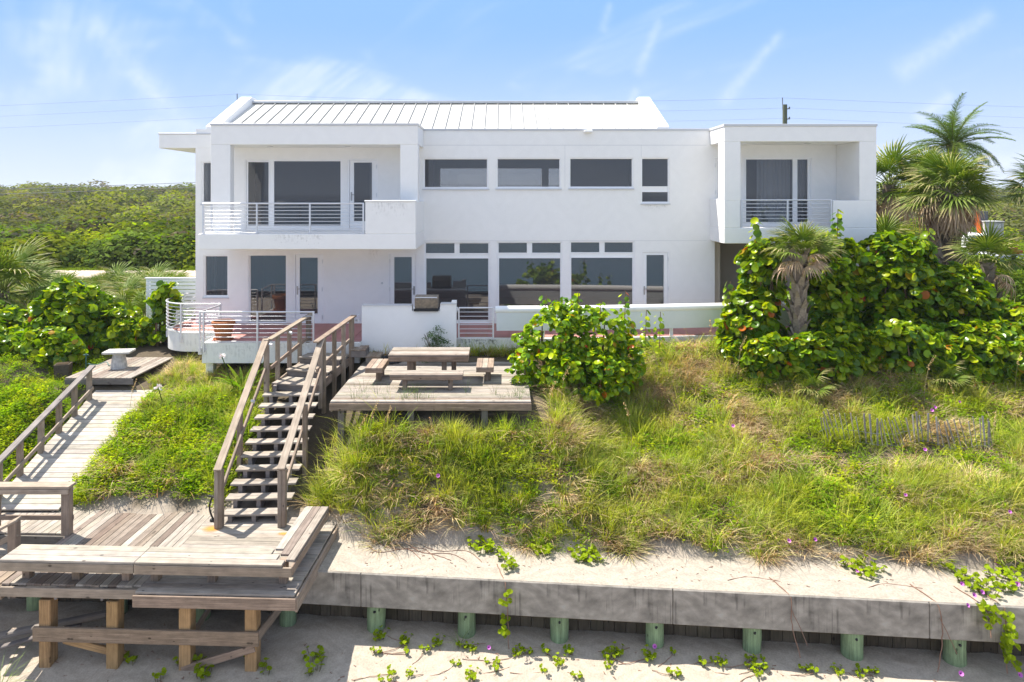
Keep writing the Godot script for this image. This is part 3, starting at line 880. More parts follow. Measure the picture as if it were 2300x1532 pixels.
# ---------------------------------------------------------------- terrace
func terrace_outline(inset: float) -> PackedVector2Array:
	var p := PackedVector2Array()
	var i := inset
	for k in 11:
		var a := PI / 2 * k / 10.0
		p.append(Vector2(-8.94 - (1.06 - i) * cos(a), 20.6 - (1.06 - i) * sin(a)))
	p.append_array([Vector2(-8.03 + i, 19.54 + i), Vector2(-8.03 + i, 18.2 + i), Vector2(-3.83, 18.2 + i), Vector2(-3.83, 18.72 + i), Vector2(0.5, 18.74 + i), Vector2(2.5, 18.80 + i), Vector2(4.5, 18.95 + i), Vector2(6.4, 19.15 + i), Vector2(9.0, 19.3 + i),
		Vector2(9.0, D - 0.004), Vector2(-9.43, D - 0.004), Vector2(-9.43, 24.5), Vector2(-10.0 + i, 24.5)])
	return p
func terrace() -> void:
	var t := thing("terrace", "raised white terrace with red floor tiles in front of house", "", Vector3.ZERO)
	t.set_meta("kind", "structure")
	var flip := func(o: PackedVector2Array) -> PackedVector2Array:     # into x, z with the right winding for prism(x, z) upwards
		var q := PackedVector2Array()
		for p in o: q.append(Vector2(p.x, p.y))
		return q
	var m := MB.new()
	var o: PackedVector2Array = flip.call(terrace_outline(0.0))
	if Geometry2D.is_polygon_clockwise(o): o.reverse()
	m.prism(o, Vector3(0, -0.54, 0), Vector3(1, 0, 0), Vector3(0, 0, -1), 0.54)
	part(t, "slab", m.mesh(), M.stained)
	var inner := terrace_outline(0.13)
	m = MB.new()
	var oi: PackedVector2Array = inner.duplicate()
	if Geometry2D.is_polygon_clockwise(oi): oi.reverse()
	m.prism(oi, Vector3(0, 0.0, 0), Vector3(1, 0, 0), Vector3(0, 0, -1), 0.005)
	part(t, "tile_bed", m.mesh(), M.joint)
	var s := 0.61
	for i in 34:
		for j in 11:
			var x := -10.2 + i * s; var d := 18.0 + j * s
			var cell := PackedVector2Array([Vector2(x + 0.005, d + 0.005), Vector2(x + s - 0.005, d + 0.005), Vector2(x + s - 0.005, d + s - 0.005), Vector2(x + 0.005, d + s - 0.005)])
			for q in Geometry2D.intersect_polygons(cell, inner):
				if Geometry2D.is_polygon_clockwise(q): q.reverse()
				if q.size() < 3: continue
				var b := MB.new()
				var g := R(0.85, 1.15)
				b.tint = Color(g, g * R(0.92, 1.08), g * R(0.92, 1.08))
				b.prism(q, Vector3(0, 0.006, 0), Vector3(1, 0, 0), Vector3(0, 0, -1), R(0.008, 0.011))
				part(t, "tile", b.mesh(), M.tile)
	slab(t, "pier", -8.0, -7.8, -1.6, -0.541, 18.35, 18.6, M.stained)
	slab(t, "base_wall", -8.9, 9.0, -1.5, -0.542, 20.3, 20.5, M.stained)
	slab(t, "base_wall", -3.6, 9.0, -1.3, -0.543, 18.95, 19.2, M.stained)
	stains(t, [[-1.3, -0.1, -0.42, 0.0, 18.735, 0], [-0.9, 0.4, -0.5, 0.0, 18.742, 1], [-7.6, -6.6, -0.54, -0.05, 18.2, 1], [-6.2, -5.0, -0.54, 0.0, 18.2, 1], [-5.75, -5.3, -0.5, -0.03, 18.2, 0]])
	# railings
	var rl := thing("terrace_railing", "curved white metal railing round the rounded terrace corner", "railing")
	var path := [Vector3(-10.04, 0, -24.2), Vector3(-10.04, 0, -21.5)]
	for k in 15:
		var a := PI / 2 * k / 14.0
		path.append(Vector3(-8.94 - 1.10 * cos(a), 0, -20.6 + 1.10 * sin(a)))
	path.append(Vector3(-8.07, 0, -19.5))
	railing(rl, path, [path[0], Vector3(-10.04, 0, -22.4), Vector3(-9.98, 0, -20.3), Vector3(-9.22, 0, -19.53), Vector3(-8.08, 0, -19.5)], 0.83, 8, 0.22)
	var r2 := thing("terrace_railing", "straight white metal railing in front of the terracotta pot", "railing")
	railing(r2, [Vector3(-8.0, 0, -19.3), Vector3(-8.07, 0, -18.16), Vector3(-5.02, 0, -18.16)], [Vector3(-8.0, 0, -19.3), Vector3(-8.07, 0, -18.16), Vector3(-7.97, 0, -18.16), Vector3(X(578, 18.16), 0, -18.16), Vector3(X(704, 18.16), 0, -18.16)], 0.83, 7, 0.25)
	# barbecue wall with its notch
	var gw := thing("barbecue_wall", "white masonry wall holding the rusty grill in its notch", "wall")
	m = MB.new()
	var gx := [-3.83, X(925.3, 18.5), X(988.7, 18.5), -1.27]
	m.prism(PackedVector2Array([Vector2(gx[0], -0.9), Vector2(gx[3], -0.9), Vector2(gx[3], 0.985), Vector2(gx[2], 0.985), Vector2(gx[2], 0.80), Vector2(gx[1], 0.80), Vector2(gx[1], 0.94), Vector2(gx[0], 0.94)]), Vector3(0, 0, -18.71), Vector3(1, 0, 0), Vector3(0, 1, 0), 0.21)
	part(gw, "wall", m.mesh(), M.white)
	slab(gw, "coping", gx[0] - 0.01, gx[1] - 0.005, 0.941, 0.965, 18.47, 18.72, M.coping, 0.005)
	slab(gw, "coping", gx[2] + 0.005, gx[3] + 0.01, 0.986, 1.01, 18.47, 18.72, M.coping, 0.005)
	slab(gw, "post_block", -1.40, -1.265, 1.011, 1.07, 18.49, 18.7, M.white, 0.006)
	slab(gw, "counter", -3.83, -1.27, 0.70, 0.79, 18.712, 19.25, M.white, 0.006)
	var gr := thing("grill", "rust streaked metal barbecue grill set in the white wall", "grill", Vector3(X(957.5, 18.5), 0.80, -18.62))
	m = MB.new()
	m.bx(-0.33, 0.33, 0.0, 0.06, -0.2, 0.3, 0.008)
	part(gr, "tray", m.mesh(), M.dark)
	m = MB.new()
	m.prism(PackedVector2Array([Vector2(-0.13, 0.07), Vector2(0.33, 0.07), Vector2(0.33, 0.25), Vector2(0.20, 0.40), Vector2(-0.05, 0.40), Vector2(-0.17, 0.32)]), Vector3(-0.31, 0, 0), Vector3(0, 0, -1), Vector3(0, 1, 0), 0.62)
	var lid := part(gr, "lid", m.mesh(), M.grill)
	m = MB.new()
	m.rod(Vector3(-0.29, 0.37, 0.16), Vector3(0.29, 0.37, 0.16), 0.013)
	part(gr, "handle", m.mesh(), M.steel)
	# gate
	var gt := thing("terrace_gate", "low metal gate of horizontal bars beside the barbecue wall", "gate")
	railing(gt, [Vector3(-1.21, 0.0, -18.66), Vector3(-0.27, 0.0, -18.66)], [Vector3(-1.21, 0, -18.66), Vector3(-0.27, 0, -18.66)], 0.86, 7, 0.0)
	# hovering parapet
	var hp := thing("terrace_parapet", "pale aqua parapet wall with rounded white cap behind sea grape bush", "wall")
	var line := [Vector2(-0.18, 18.62), Vector2(1.0, 18.64), Vector2(2.2, 18.70), Vector2(3.4, 18.80), Vector2(4.6, 18.95), Vector2(5.8, 19.10), Vector2(7.2, 19.25), Vector2(8.9, 19.35)]
	m = MB.new()
	var cap := PackedVector3Array(); var cr := PackedFloat32Array()
	for k in line.size() - 1:
		var a: Vector2 = line[k]; var b: Vector2 = line[k + 1]
		m.prism(PackedVector2Array([Vector2(a.x, a.y), Vector2(b.x, b.y), Vector2(b.x, b.y + 0.17), Vector2(a.x, a.y + 0.17)]), Vector3(0, 0.24, 0), Vector3(1, 0, 0), Vector3(0, 0, -1), 0.52)
	part(hp, "wall", m.mesh(), M.aqua)
	for p in line:
		cap.append(Vector3(p.x, 0.795, -p.y - 0.085)); cr.append(0.11)
	cap[0] = cap[0] + Vector3(-0.03, 0, 0)
	m = MB.new()
	m.tube(cap, cr, 14)
	part(hp, "cap", m.mesh(), M.white)
	for k in 3:
		var p: Vector2 = line[[1, 4, 6][k]]
		slab(hp, "foot", p.x + 0.05, p.x + 0.14, 0.018, 0.238, p.y + 0.07, p.y + 0.15, M.white)

# ---------------------------------------------------------------- seawall
func seawall() -> void:
	var t := thing("seawall", "concrete capped seawall on round green piles above the beach", "seawall", Vector3(0, 0, -11.70), -asin(0.091 / sqrt(1.0 + 0.091 * 0.091)))
	var xs := [-16.0, -11.4, -7.0, -2.50, 2.86, 6.95, 11.3, 15.5, 19.5]
	for k in xs.size() - 1:
		var m := MB.new()
		m.box(Vector3((xs[k] + xs[k + 1]) / 2, -2.975, -0.68), Vector3(xs[k + 1] - xs[k] - 0.008, 0.59, 1.36), 0.013)
		part(t, "cap", m.mesh(), M.concrete)
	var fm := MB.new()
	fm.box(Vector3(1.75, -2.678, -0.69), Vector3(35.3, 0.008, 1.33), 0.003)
	part(t, "sunlit_sand_film", fm.mesh(), M.cap)  # sandy sheet on the cap tops; its pale tone paints in sunlight
	for k in 20:
		var x := -11.98 + k * 1.618
		var r := R(0.145, 0.17)
		var m := MB.new()
		var g := R(0.85, 1.15)
		m.tint = Color(g, g, g)
		var pts := PackedVector3Array(); var rad := PackedFloat32Array()
		for j in 6:
			pts.append(Vector3(x + R(-0.006, 0.006), -4.3 + j * 0.206, -0.20)); rad.append(r * R(0.97, 1.03))
		m.tube(pts, rad, 18)
		var uv := m.t
		for i in m.v.size():
			uv[i] = Vector2(atan2(m.v[i].z + 0.2, m.v[i].x - x) * 0.16 + k * 0.37, m.v[i].y + k * 1.3)
		m.t = uv
		var p := part(t, "pile", m.mesh(), M.pile)
		var b := MB.new()
		b.tube(PackedVector3Array([Vector3(x + R(-0.02, 0.02), -3.36, -0.20 + r - 0.012), Vector3(x, -3.36, -0.20 + r + 0.018)]), PackedFloat32Array([0.022, 0.02]), 8)
		part(p, "bolt", b.mesh(), M.dark)
	var x := -12.5
	while x < 17.0:
		var w := R(0.18, 0.23)
		board(t, "sheet_plank", Vector3(x + w / 2, -3.62, -0.46 - R(0, 0.012)), Vector3(w - 0.007, 0.72, 0.06), M.sheet[rng.randi() % 2], 0.006)
		x += w

# ---------------------------------------------------------------- lower deck with its bench
const LD := -2.48
func lower_deck() -> void:
	var t := thing("lower_deck", "weathered grey lower deck standing over the seawall", "deck")
	var k := 0
	var x := -8.26
	while x < -5.93:      # boards that run away from the camera
		board(t, "plank", Vector3(x + 0.069, LD - 0.019 + R(-0.002, 0.002), -(11.19 + 14.08 + R(-0.02, 0.04)) / 2), Vector3(0.132, 0.038, 2.89), pick([0, 0, 1, 2, 3, 2]), 0.005)
		x += 0.1385
	var d := 11.03
	while d < 13.62:      # boards that run across
		board(t, "plank", Vector3((-5.91 - 3.30) / 2, LD - 0.019 + R(-0.002, 0.002), -(d + 0.066)), Vector3(2.60 + R(-0.01, 0.01), 0.038, 0.132), pick([1, 1, 0, 1, 0]), 0.005)
		d += 0.1385
	x = -10.6
	while x < -8.30:      # landing of the ramp, beyond the stair well
		board(t, "plank", Vector3(x + 0.069, LD - 0.019, -13.42), Vector3(0.132, 0.038, 1.14), pick([1, 0, 1]), 0.005)
		x += 0.1385
	board(t, "fascia", Vector3(-7.09, LD - 0.12, -11.165), Vector3(2.34, 0.155, 0.04), M.wood[1])
	board(t, "fascia", Vector3(-4.60, LD - 0.135, -11.005), Vector3(2.66, 0.19, 0.042), M.wood[2])
	board(t, "fascia", Vector3(-3.275, LD - 0.16, -12.33), Vector3(0.042, 0.235, 2.6), M.wood[0])
	board(t, "fascia", Vector3(-8.28, LD - 0.16, -12.0), Vector3(0.042, 0.235, 1.62), M.wood[0])
	board(t, "fascia", Vector3(-9.45, LD - 0.16, -12.83), Vector3(2.3, 0.235, 0.042), M.grey_wood[0])
	for j in 7:
		board(t, "joist", Vector3(-8.1 + j * 0.78, LD - 0.14, -12.5), Vector3(0.045, 0.19, 2.7), M.grey_wood[j % 2])
	for q in [-7.56, -6.42, -5.20, -4.10]:
		board(t, "post", Vector3(q, -3.45, -11.33), Vector3(0.195, 1.36, 0.2), M.post[rng.randi() % 2], 0.01)
	t.transform = Transform3D(Basis(Vector3.UP, deg_to_rad(-2.1)), Vector3(-5.8, 0, -12.2)) * Transform3D(Basis(), Vector3(5.8, 0, 12.2))
	board(t, "cross_beam", Vector3(-5.84, -3.315, -11.205), Vector3(3.78, 0.235, 0.045), M.wood[2])
	stick(t, "brace", Vector3(-7.25, -3.44, -11.27), Vector3(-6.30, -3.80, -11.45), 0.045, 0.12, M.post[0])
	stick(t, "brace", Vector3(-5.25, -3.88, -11.25), Vector3(-4.03, -3.47, -11.22), 0.045, 0.12, M.wood[2])
	stick(t, "brace", Vector3(-3.99, -3.30, -11.2), Vector3(-3.75, -3.18, -12.7), 0.045, 0.16, M.wood[0])
	stick(t, "brace", Vector3(-5.25, -3.55, -11.45), Vector3(-5.1, -3.20, -12.3), 0.045, 0.10, M.wood[0])

	var b := thing("corner_bench", "long weathered bench turning the corner of lower deck", "bench")
	var top := -2.055
	for j in 3:           # front run, from its rear board forwards, and side run, from its inner board outwards
		var dd := 11.63 - 0.085 - j * 0.17
		var xe := -3.84 + j * 0.15
		var cut := -5.98
		board(b, "seat_board", Vector3((-8.25 + cut) / 2, top - 0.02, -dd), Vector3(cut + 8.25 - 0.005, 0.04, 0.163), M.deck[1], 0.006)
		board(b, "seat_board", Vector3((cut + xe) / 2, top - 0.02, -dd), Vector3(xe - cut - 0.006, 0.04, 0.163), M.deck[1], 0.006)
		var d0 := 11.635 - j * 0.17
		board(b, "seat_board", Vector3(xe + 0.075, top - 0.02, -(d0 + 13.22) / 2), Vector3(0.144, 0.04, 13.22 - d0), M.deck[[1, 2, 0][j]], 0.006)
	b.transform = t.transform
	board(b, "skirt", Vector3(-7.12, top - 0.115, -11.135), Vector3(2.26, 0.145, 0.04), M.wood[1])
	board(b, "skirt", Vector3(-4.68, top - 0.12, -11.132), Vector3(2.60, 0.15, 0.04), M.wood[0])
	board(b, "skirt", Vector3(-3.395, top - 0.115, -12.18), Vector3(0.04, 0.145, 2.05), M.wood[2])
	for q in [-7.94, -7.09, -6.24, -5.75, -4.79, -3.60]:
		board(b, "leg", Vector3(q, (LD + top - 0.04) / 2, -11.38), Vector3(0.13, top - LD - 0.045, 0.13), M.wood[2])
	for q in [12.2, 13.0]:
		board(b, "leg", Vector3(-3.60, (LD + top - 0.04) / 2, -q), Vector3(0.13, top - LD - 0.045, 0.13), M.wood[2])

	var g := thing("guard_rail", "short weathered guard rail with one stout post beside the ramp foot", "railing")
	board(g, "post", Vector3(-8.24, LD + 0.45, -12.90), Vector3(0.15, 0.90, 0.14), M.rail[1])
	board(g, "top_rail", Vector3(-9.45, LD + 0.925, -12.90), Vector3(2.62, 0.05, 0.23), M.rail[0])
	board(g, "top_rail_edge", Vector3(-9.45, LD + 0.85, -12.80), Vector3(2.58, 0.09, 0.04), M.rail[0])
	board(g, "lower_rail", Vector3(-9.4, LD + 0.30, -12.95), Vector3(2.5, 0.09, 0.04), M.rail[1])
	board(g, "post", Vector3(-9.62, LD + 0.45, -12.98), Vector3(0.09, 0.88, 0.09), M.rail[1])
	var s := thing("beach_stair_rail", "sloping handrail of the stair going down to the beach", "railing")
	board(s, "post", Vector3(-8.87, LD - 0.18, -12.38), Vector3(0.15, 1.36, 0.14), M.rail[1])
	stick(s, "top_rail", Vector3(-8.80, LD + 0.53, -12.40), Vector3(-9.9, LD + 0.0, -12.22), 0.20, 0.045, M.rail[0])
	stick(s, "lower_rail", Vector3(-8.80, LD + 0.28, -12.36), Vector3(-9.9, LD - 0.25, -12.18), 0.045, 0.10, M.rail[0])
	var bs := thing("beach_stair", "wooden stair sinking from the deck towards the beach", "stairs")
	for j in 4:
		for q in 2:
			board(bs, "tread", Vector3(-8.60 - j * 0.29 - q * 0.14, LD - 0.19 * (j + 1), -11.95), Vector3(0.135, 0.04, 0.9), M.wood[j % 4])

func pick(a: Array) -> StandardMaterial3D:
	return M.deck[a[rng.randi() % a.size()]]

# ---------------------------------------------------------------- stairs up to the terrace
func stairs() -> void:
	var t := thing("deck_stairs", "long open wooden stairs with handrails climbing to the terrace", "stairs", Vector3(-4.88, LD, -13.2), deg_to_rad(2.7))
	var rise := 0.171; var run := 0.305; var z0 := 0.16
	for k in range(1, 11):
		var z := -(z0 + (k - 1) * run)
		var w := 1.22 if k == 1 else 1.32
		for q in 2:
			board(t, "tread", Vector3(0, k * rise - 0.022, z - 0.068 - q * 0.139), Vector3(w, 0.042, 0.133), M.deck[[0, 1, 1, 0][(k + q) % 4]])
	for sx in [-0.46, 0.0, 0.46]:
		var o := PackedVector2Array()
		o.append(Vector2(z0 - 0.02, 0.0))
		for k in range(1, 12):
			var z := z0 + (k - 1) * run + 0.012
			o.append(Vector2(z, (k - 1) * rise if k == 1 else (k - 1) * rise - 0.044))
			o.append(Vector2(z, k * rise - 0.044))
		o.append(Vector2(z0 + 10 * run + 0.25, 11 * rise - 0.044))
		o.append(Vector2(z0 + 10 * run + 0.25, 11 * rise - 0.34))
		o.append(Vector2(z0 + 0.36, 0.0))
		var m := MB.new()
		m.prism(o, Vector3(sx - 0.04, 0, 0), Vector3(0, 0, -1), Vector3(0, 1, 0), 0.08)
		var uv := m.t
		for i in uv.size(): uv[i] = Vector2(m.v[i].y, m.v[i].z)
		m.t = uv
		part(t, "stringer", m.mesh(), M.grey_wood[1])
	for sx in [-1.0, 1.0]:
		var x: float = sx * 0.60
		board(t, "post", Vector3(x - 0.038, 0.555, -0.0), Vector3(0.072, 1.11, 0.14), M.rail[0])
		board(t, "post", Vector3(x + 0.038, 0.555, -0.0), Vector3(0.072, 1.11, 0.14), M.rail[1])
		var xo: float = sx * 0.69
		board(t, "post", Vector3(xo, 1.05, -1.45), Vector3(0.09, 1.70, 0.14), M.rail[1])
		board(t, "post", Vector3(sx * 0.64, 2.13, -3.20), Vector3(0.10, 1.66, 0.14), M.rail[0])
		stick(t, "hand_rail", Vector3(x, 1.135, 0.10), Vector3(sx * 0.66, 2.965, -3.22), 0.15, 0.042, M.rail[0])
		stick(t, "lower_rail", Vector3(x, 0.62, -0.05), Vector3(sx * 0.66, 2.26, -3.16), 0.045, 0.092, M.rail[1])
	for q in [[-0.66, 1.93, -1.83], [-0.61, 2.91, -3.02]]:
		var m := MB.new()
		m.tube(PackedVector3Array([Vector3(q[0] + 0.09, q[1] - 0.03, q[2]), Vector3(q[0] + 0.16, q[1] - 0.05, q[2] + 0.02)]), PackedFloat32Array([0.03, 0.038]), 10)
		part(t, "step_light", m.mesh(), M.steel)
	# upper walk in three wide steps, turned towards the terrace door
	var w := thing("upper_walk", "three wide wooden steps with handrails between stairs and terrace", "stairs", Vector3(-5.03, -0.6, -16.38), deg_to_rad(-13.5))
	for k in 3:
		var y := k * 0.17
		for q in 5:
			board(w, "plank", Vector3(0, y - 0.02, -(k * 0.62 + 0.06 + q * 0.124)), Vector3(1.17, 0.04, 0.119), M.deck[[0, 1, 0][(q + k) % 3]])
		board(w, "riser", Vector3(0, y - 0.115, -(k * 0.62 + 0.035)), Vector3(1.13, 0.14, 0.03), M.grey_wood[0])
	for sx in [-1.0, 1.0]:
		board(w, "rim_board", Vector3(sx * 0.575, 0.02, -0.93), Vector3(0.04, 0.22, 1.85), M.wood[0], 0.006, Basis(Vector3.RIGHT, atan2(0.34, 1.86)))
		for k in 4:
			var z: float = -[0.32, 0.86, 1.36, 1.82][k]
			var y: float = 1.08 - z * 0.13 - 0.02 
			var b: float = -0.75 if sx > 0 else -0.42 + k * 0.1
			board(w, "post", Vector3(sx * 0.625, (y + b) / 2, z), Vector3(0.085, y - b, 0.09 if k < 3 else 0.16), M.rail[k % 2])
		stick(w, "hand_rail", Vector3(sx * 0.62, 1.05, 0.06), Vector3(sx * 0.62, 1.335, -1.98), 0.15, 0.042, M.rail[1 if sx > 0 else 0])
		stick(w, "lower_rail", Vector3(sx * 0.61, 0.36, 0.0), Vector3(sx * 0.61, 0.76, -1.86), 0.045, 0.092, M.rail[1])
	for q in [[-0.5, 1.13, -0.72], [0.72, 1.27, -1.98]]:
		var m := MB.new()
		m.tube(PackedVector3Array([Vector3(q[0] - 0.05, q[1] - 0.05, q[2]), Vector3(q[0] + 0.04, q[1] - 0.06, q[2] + 0.02)]), PackedFloat32Array([0.03, 0.04]), 10)
		part(w, "step_light", m.mesh(), M.steel)
	var bsx := thing("box_steps", "two small dark wooden box steps down to picnic deck", "steps")
	for k in 2:
		var x: float = [-3.80, -3.42][k]
		var y: float = [-0.10, -0.28][k]
		for q in 3:
			board(bsx, "tread", Vector3(x - 0.13 + q * 0.13, y - 0.02, -18.12), Vector3(0.125, 0.04, 0.52), M.wood[(k + q) % 3])
		board(bsx, "riser", Vector3(x, y - 0.13, -17.89), Vector3(0.36, 0.17, 0.03), M.grey_wood[1])
		board(bsx, "riser", Vector3(x + 0.19, y - 0.13, -18.12), Vector3(0.03, 0.17, 0.48), M.grey_wood[0])

# ---------------------------------------------------------------- picnic deck
const PD := -0.5
func picnic() -> void:
	var t := thing("picnic_deck", "square plank deck carrying the picnic table and benches", "deck")
	var d := 14.68
	var k := 0
	while d < 18.35:
		var x1 := 0.60
		board(t, "plank", Vector3((-3.72 + x1) / 2, PD - 0.019 + R(-0.002, 0.002), -(d + 0.067)), Vector3(x1 + 3.72, 0.038, 0.134), pick([0, 1, 1, 0, 2]))
		d += 0.1405
	board(t, "fascia", Vector3(-1.56, PD - 0.115, -14.66), Vector3(4.34, 0.15, 0.04), M.wood[2])
	board(t, "fascia", Vector3(-3.70, PD - 0.135, -16.5), Vector3(0.04, 0.19, 3.6), M.wood[0])
	for x in [-3.5, -2.0, -0.4]:
		board(t, "post", Vector3(x, PD - 0.8, -14.8), Vector3(0.14, 1.2, 0.14), M.grey_wood[0])
	var tb := thing("picnic_table", "heavy weathered plank picnic table on the square deck", "table", Vector3(-1.76, PD, -16.46))
	for q in 6:
		board(tb, "top_board", Vector3(0, 0.66, -0.35 + q * 0.14), Vector3(1.90, 0.04, 0.134), M.deck[q % 3])
	board(tb, "apron", Vector3(0, 0.58, 0.40), Vector3(1.88, 0.115, 0.04), M.wood[2])
	board(tb, "apron", Vector3(0, 0.58, -0.40), Vector3(1.88, 0.115, 0.04), M.wood[0])
	board(tb, "apron", Vector3(-0.92, 0.58, 0), Vector3(0.04, 0.115, 0.74), M.wood[0])
	board(tb, "apron", Vector3(0.92, 0.58, 0), Vector3(0.04, 0.115, 0.74), M.wood[0])
	for q in [[-0.45, 0.12], [0.35, 0.12], [-0.45, -0.18], [0.56, -0.18]]:
		board(tb, "leg", Vector3(q[0], 0.32, q[1]), Vector3(0.16 if q[0] < 0 else 0.11, 0.64, 0.13), M.wood[2])
	var b := thing("picnic_bench", "long plank bench on the near side of picnic table", "bench", Vector3(-1.74, PD, -15.62), 0.0, "benches round the picnic table")
	for q in 3:
		board(b, "seat_board", Vector3(0, 0.36, -0.14 + q * 0.14), Vector3(1.66, 0.04, 0.134), M.deck[q])
	board(b, "apron", Vector3(0, 0.30, 0.19), Vector3(1.64, 0.085, 0.035), M.wood[2])
	board(b, "apron", Vector3(0, 0.30, -0.19), Vector3(1.64, 0.085, 0.035), M.wood[2])
	for x in [-0.5, 0.54]:
		board(b, "leg", Vector3(x, 0.17, 0.05), Vector3(0.10, 0.34, 0.12), M.wood[2])
	var s := thing("picnic_bench", "short plank bench at the table end nearest the stairs", "bench", Vector3(-3.04, PD, -16.48), 0.0, "benches round the picnic table")
	for q in 3:
		board(s, "seat_board", Vector3(-0.14 + q * 0.14, 0.36, 0), Vector3(0.134, 0.04, 0.92), M.wood[q])
	board(s, "apron", Vector3(0, 0.30, 0.44), Vector3(0.41, 0.085, 0.035), M.wood[2])
	board(s, "apron", Vector3(0, 0.30, -0.44), Vector3(0.41, 0.085, 0.035), M.wood[2])
	board(s, "apron", Vector3(0.19, 0.30, 0), Vector3(0.035, 0.085, 0.84), M.wood[2])
	for z in [-0.22, 0.18]:
		board(s, "leg", Vector3(0.07, 0.17, z), Vector3(0.12, 0.34, 0.10), M.wood[2])
	copy(s, "short plank bench at the table end nearest the sea grape bush", Vector3(-0.43, PD, -16.55))

# ---------------------------------------------------------------- ramp and upper platform
func ramp_y(d: float) -> float:
	return lerpf(-2.42, -1.07, (d - 13.78) / 3.72)
func ramp() -> void:
	var t := thing("boardwalk_ramp", "bleached boardwalk ramp rising through the grass to small platform", "boardwalk")
	var tilt := Basis(Vector3.RIGHT, atan2(1.35, 3.72))
	var d := 13.80
	while d < 17.5:
		board(t, "plank", Vector3(-9.72 + R(-0.01, 0.01), ramp_y(d + 0.066) - 0.019, -(d + 0.066)), Vector3(1.46, 0.038, 0.142), M.bleached[rng.randi() % 2], 0.006, tilt)
		d += 0.1385
	for sx in [-10.3, -9.1]:
		stick(t, "stringer", Vector3(sx, ramp_y(13.8) - 0.13, -13.8), Vector3(sx, ramp_y(17.5) - 0.13, -17.5), 0.045, 0.17, M.grey_wood[0])
	var r := thing("ramp_railing", "weathered wooden railing along the sloping boardwalk", "railing")
	for q in [17.15, 16.56, 15.98, 15.36, 14.69, 14.08, 13.5]:
		var y: float = maxf(ramp_y(q), LD)
		board(r, "post", Vector3(-10.40, y + 0.33, -q), Vector3(0.10, 0.78, 0.10), M.rail[rng.randi() % 2])
	stick(r, "hand_rail", Vector3(-10.40, ramp_y(13.2) + 0.76, -13.2), Vector3(-10.40, ramp_y(17.3) + 0.76, -17.3), 0.15, 0.05, M.grey_wood[1])
	stick(r, "lower_rail", Vector3(-10.33, ramp_y(13.2) + 0.27, -13.2), Vector3(-10.33, ramp_y(17.2) + 0.27, -17.2), 0.04, 0.09, M.rail[0])
	var p := thing("garden_platform", "small low plank platform under the white pedestal table", "deck")
	var x := -11.25
	while x < -9.55:
		board(p, "plank", Vector3(x + 0.07, -0.77, -18.9), Vector3(0.135, 0.038, 2.75), M.deck[[0, 1, 0, 2][rng.randi() % 4]])
		x += 0.142
	board(p, "fascia", Vector3(-10.38, -0.86, -17.53), Vector3(1.75, 0.13, 0.04), M.grey_wood[0])

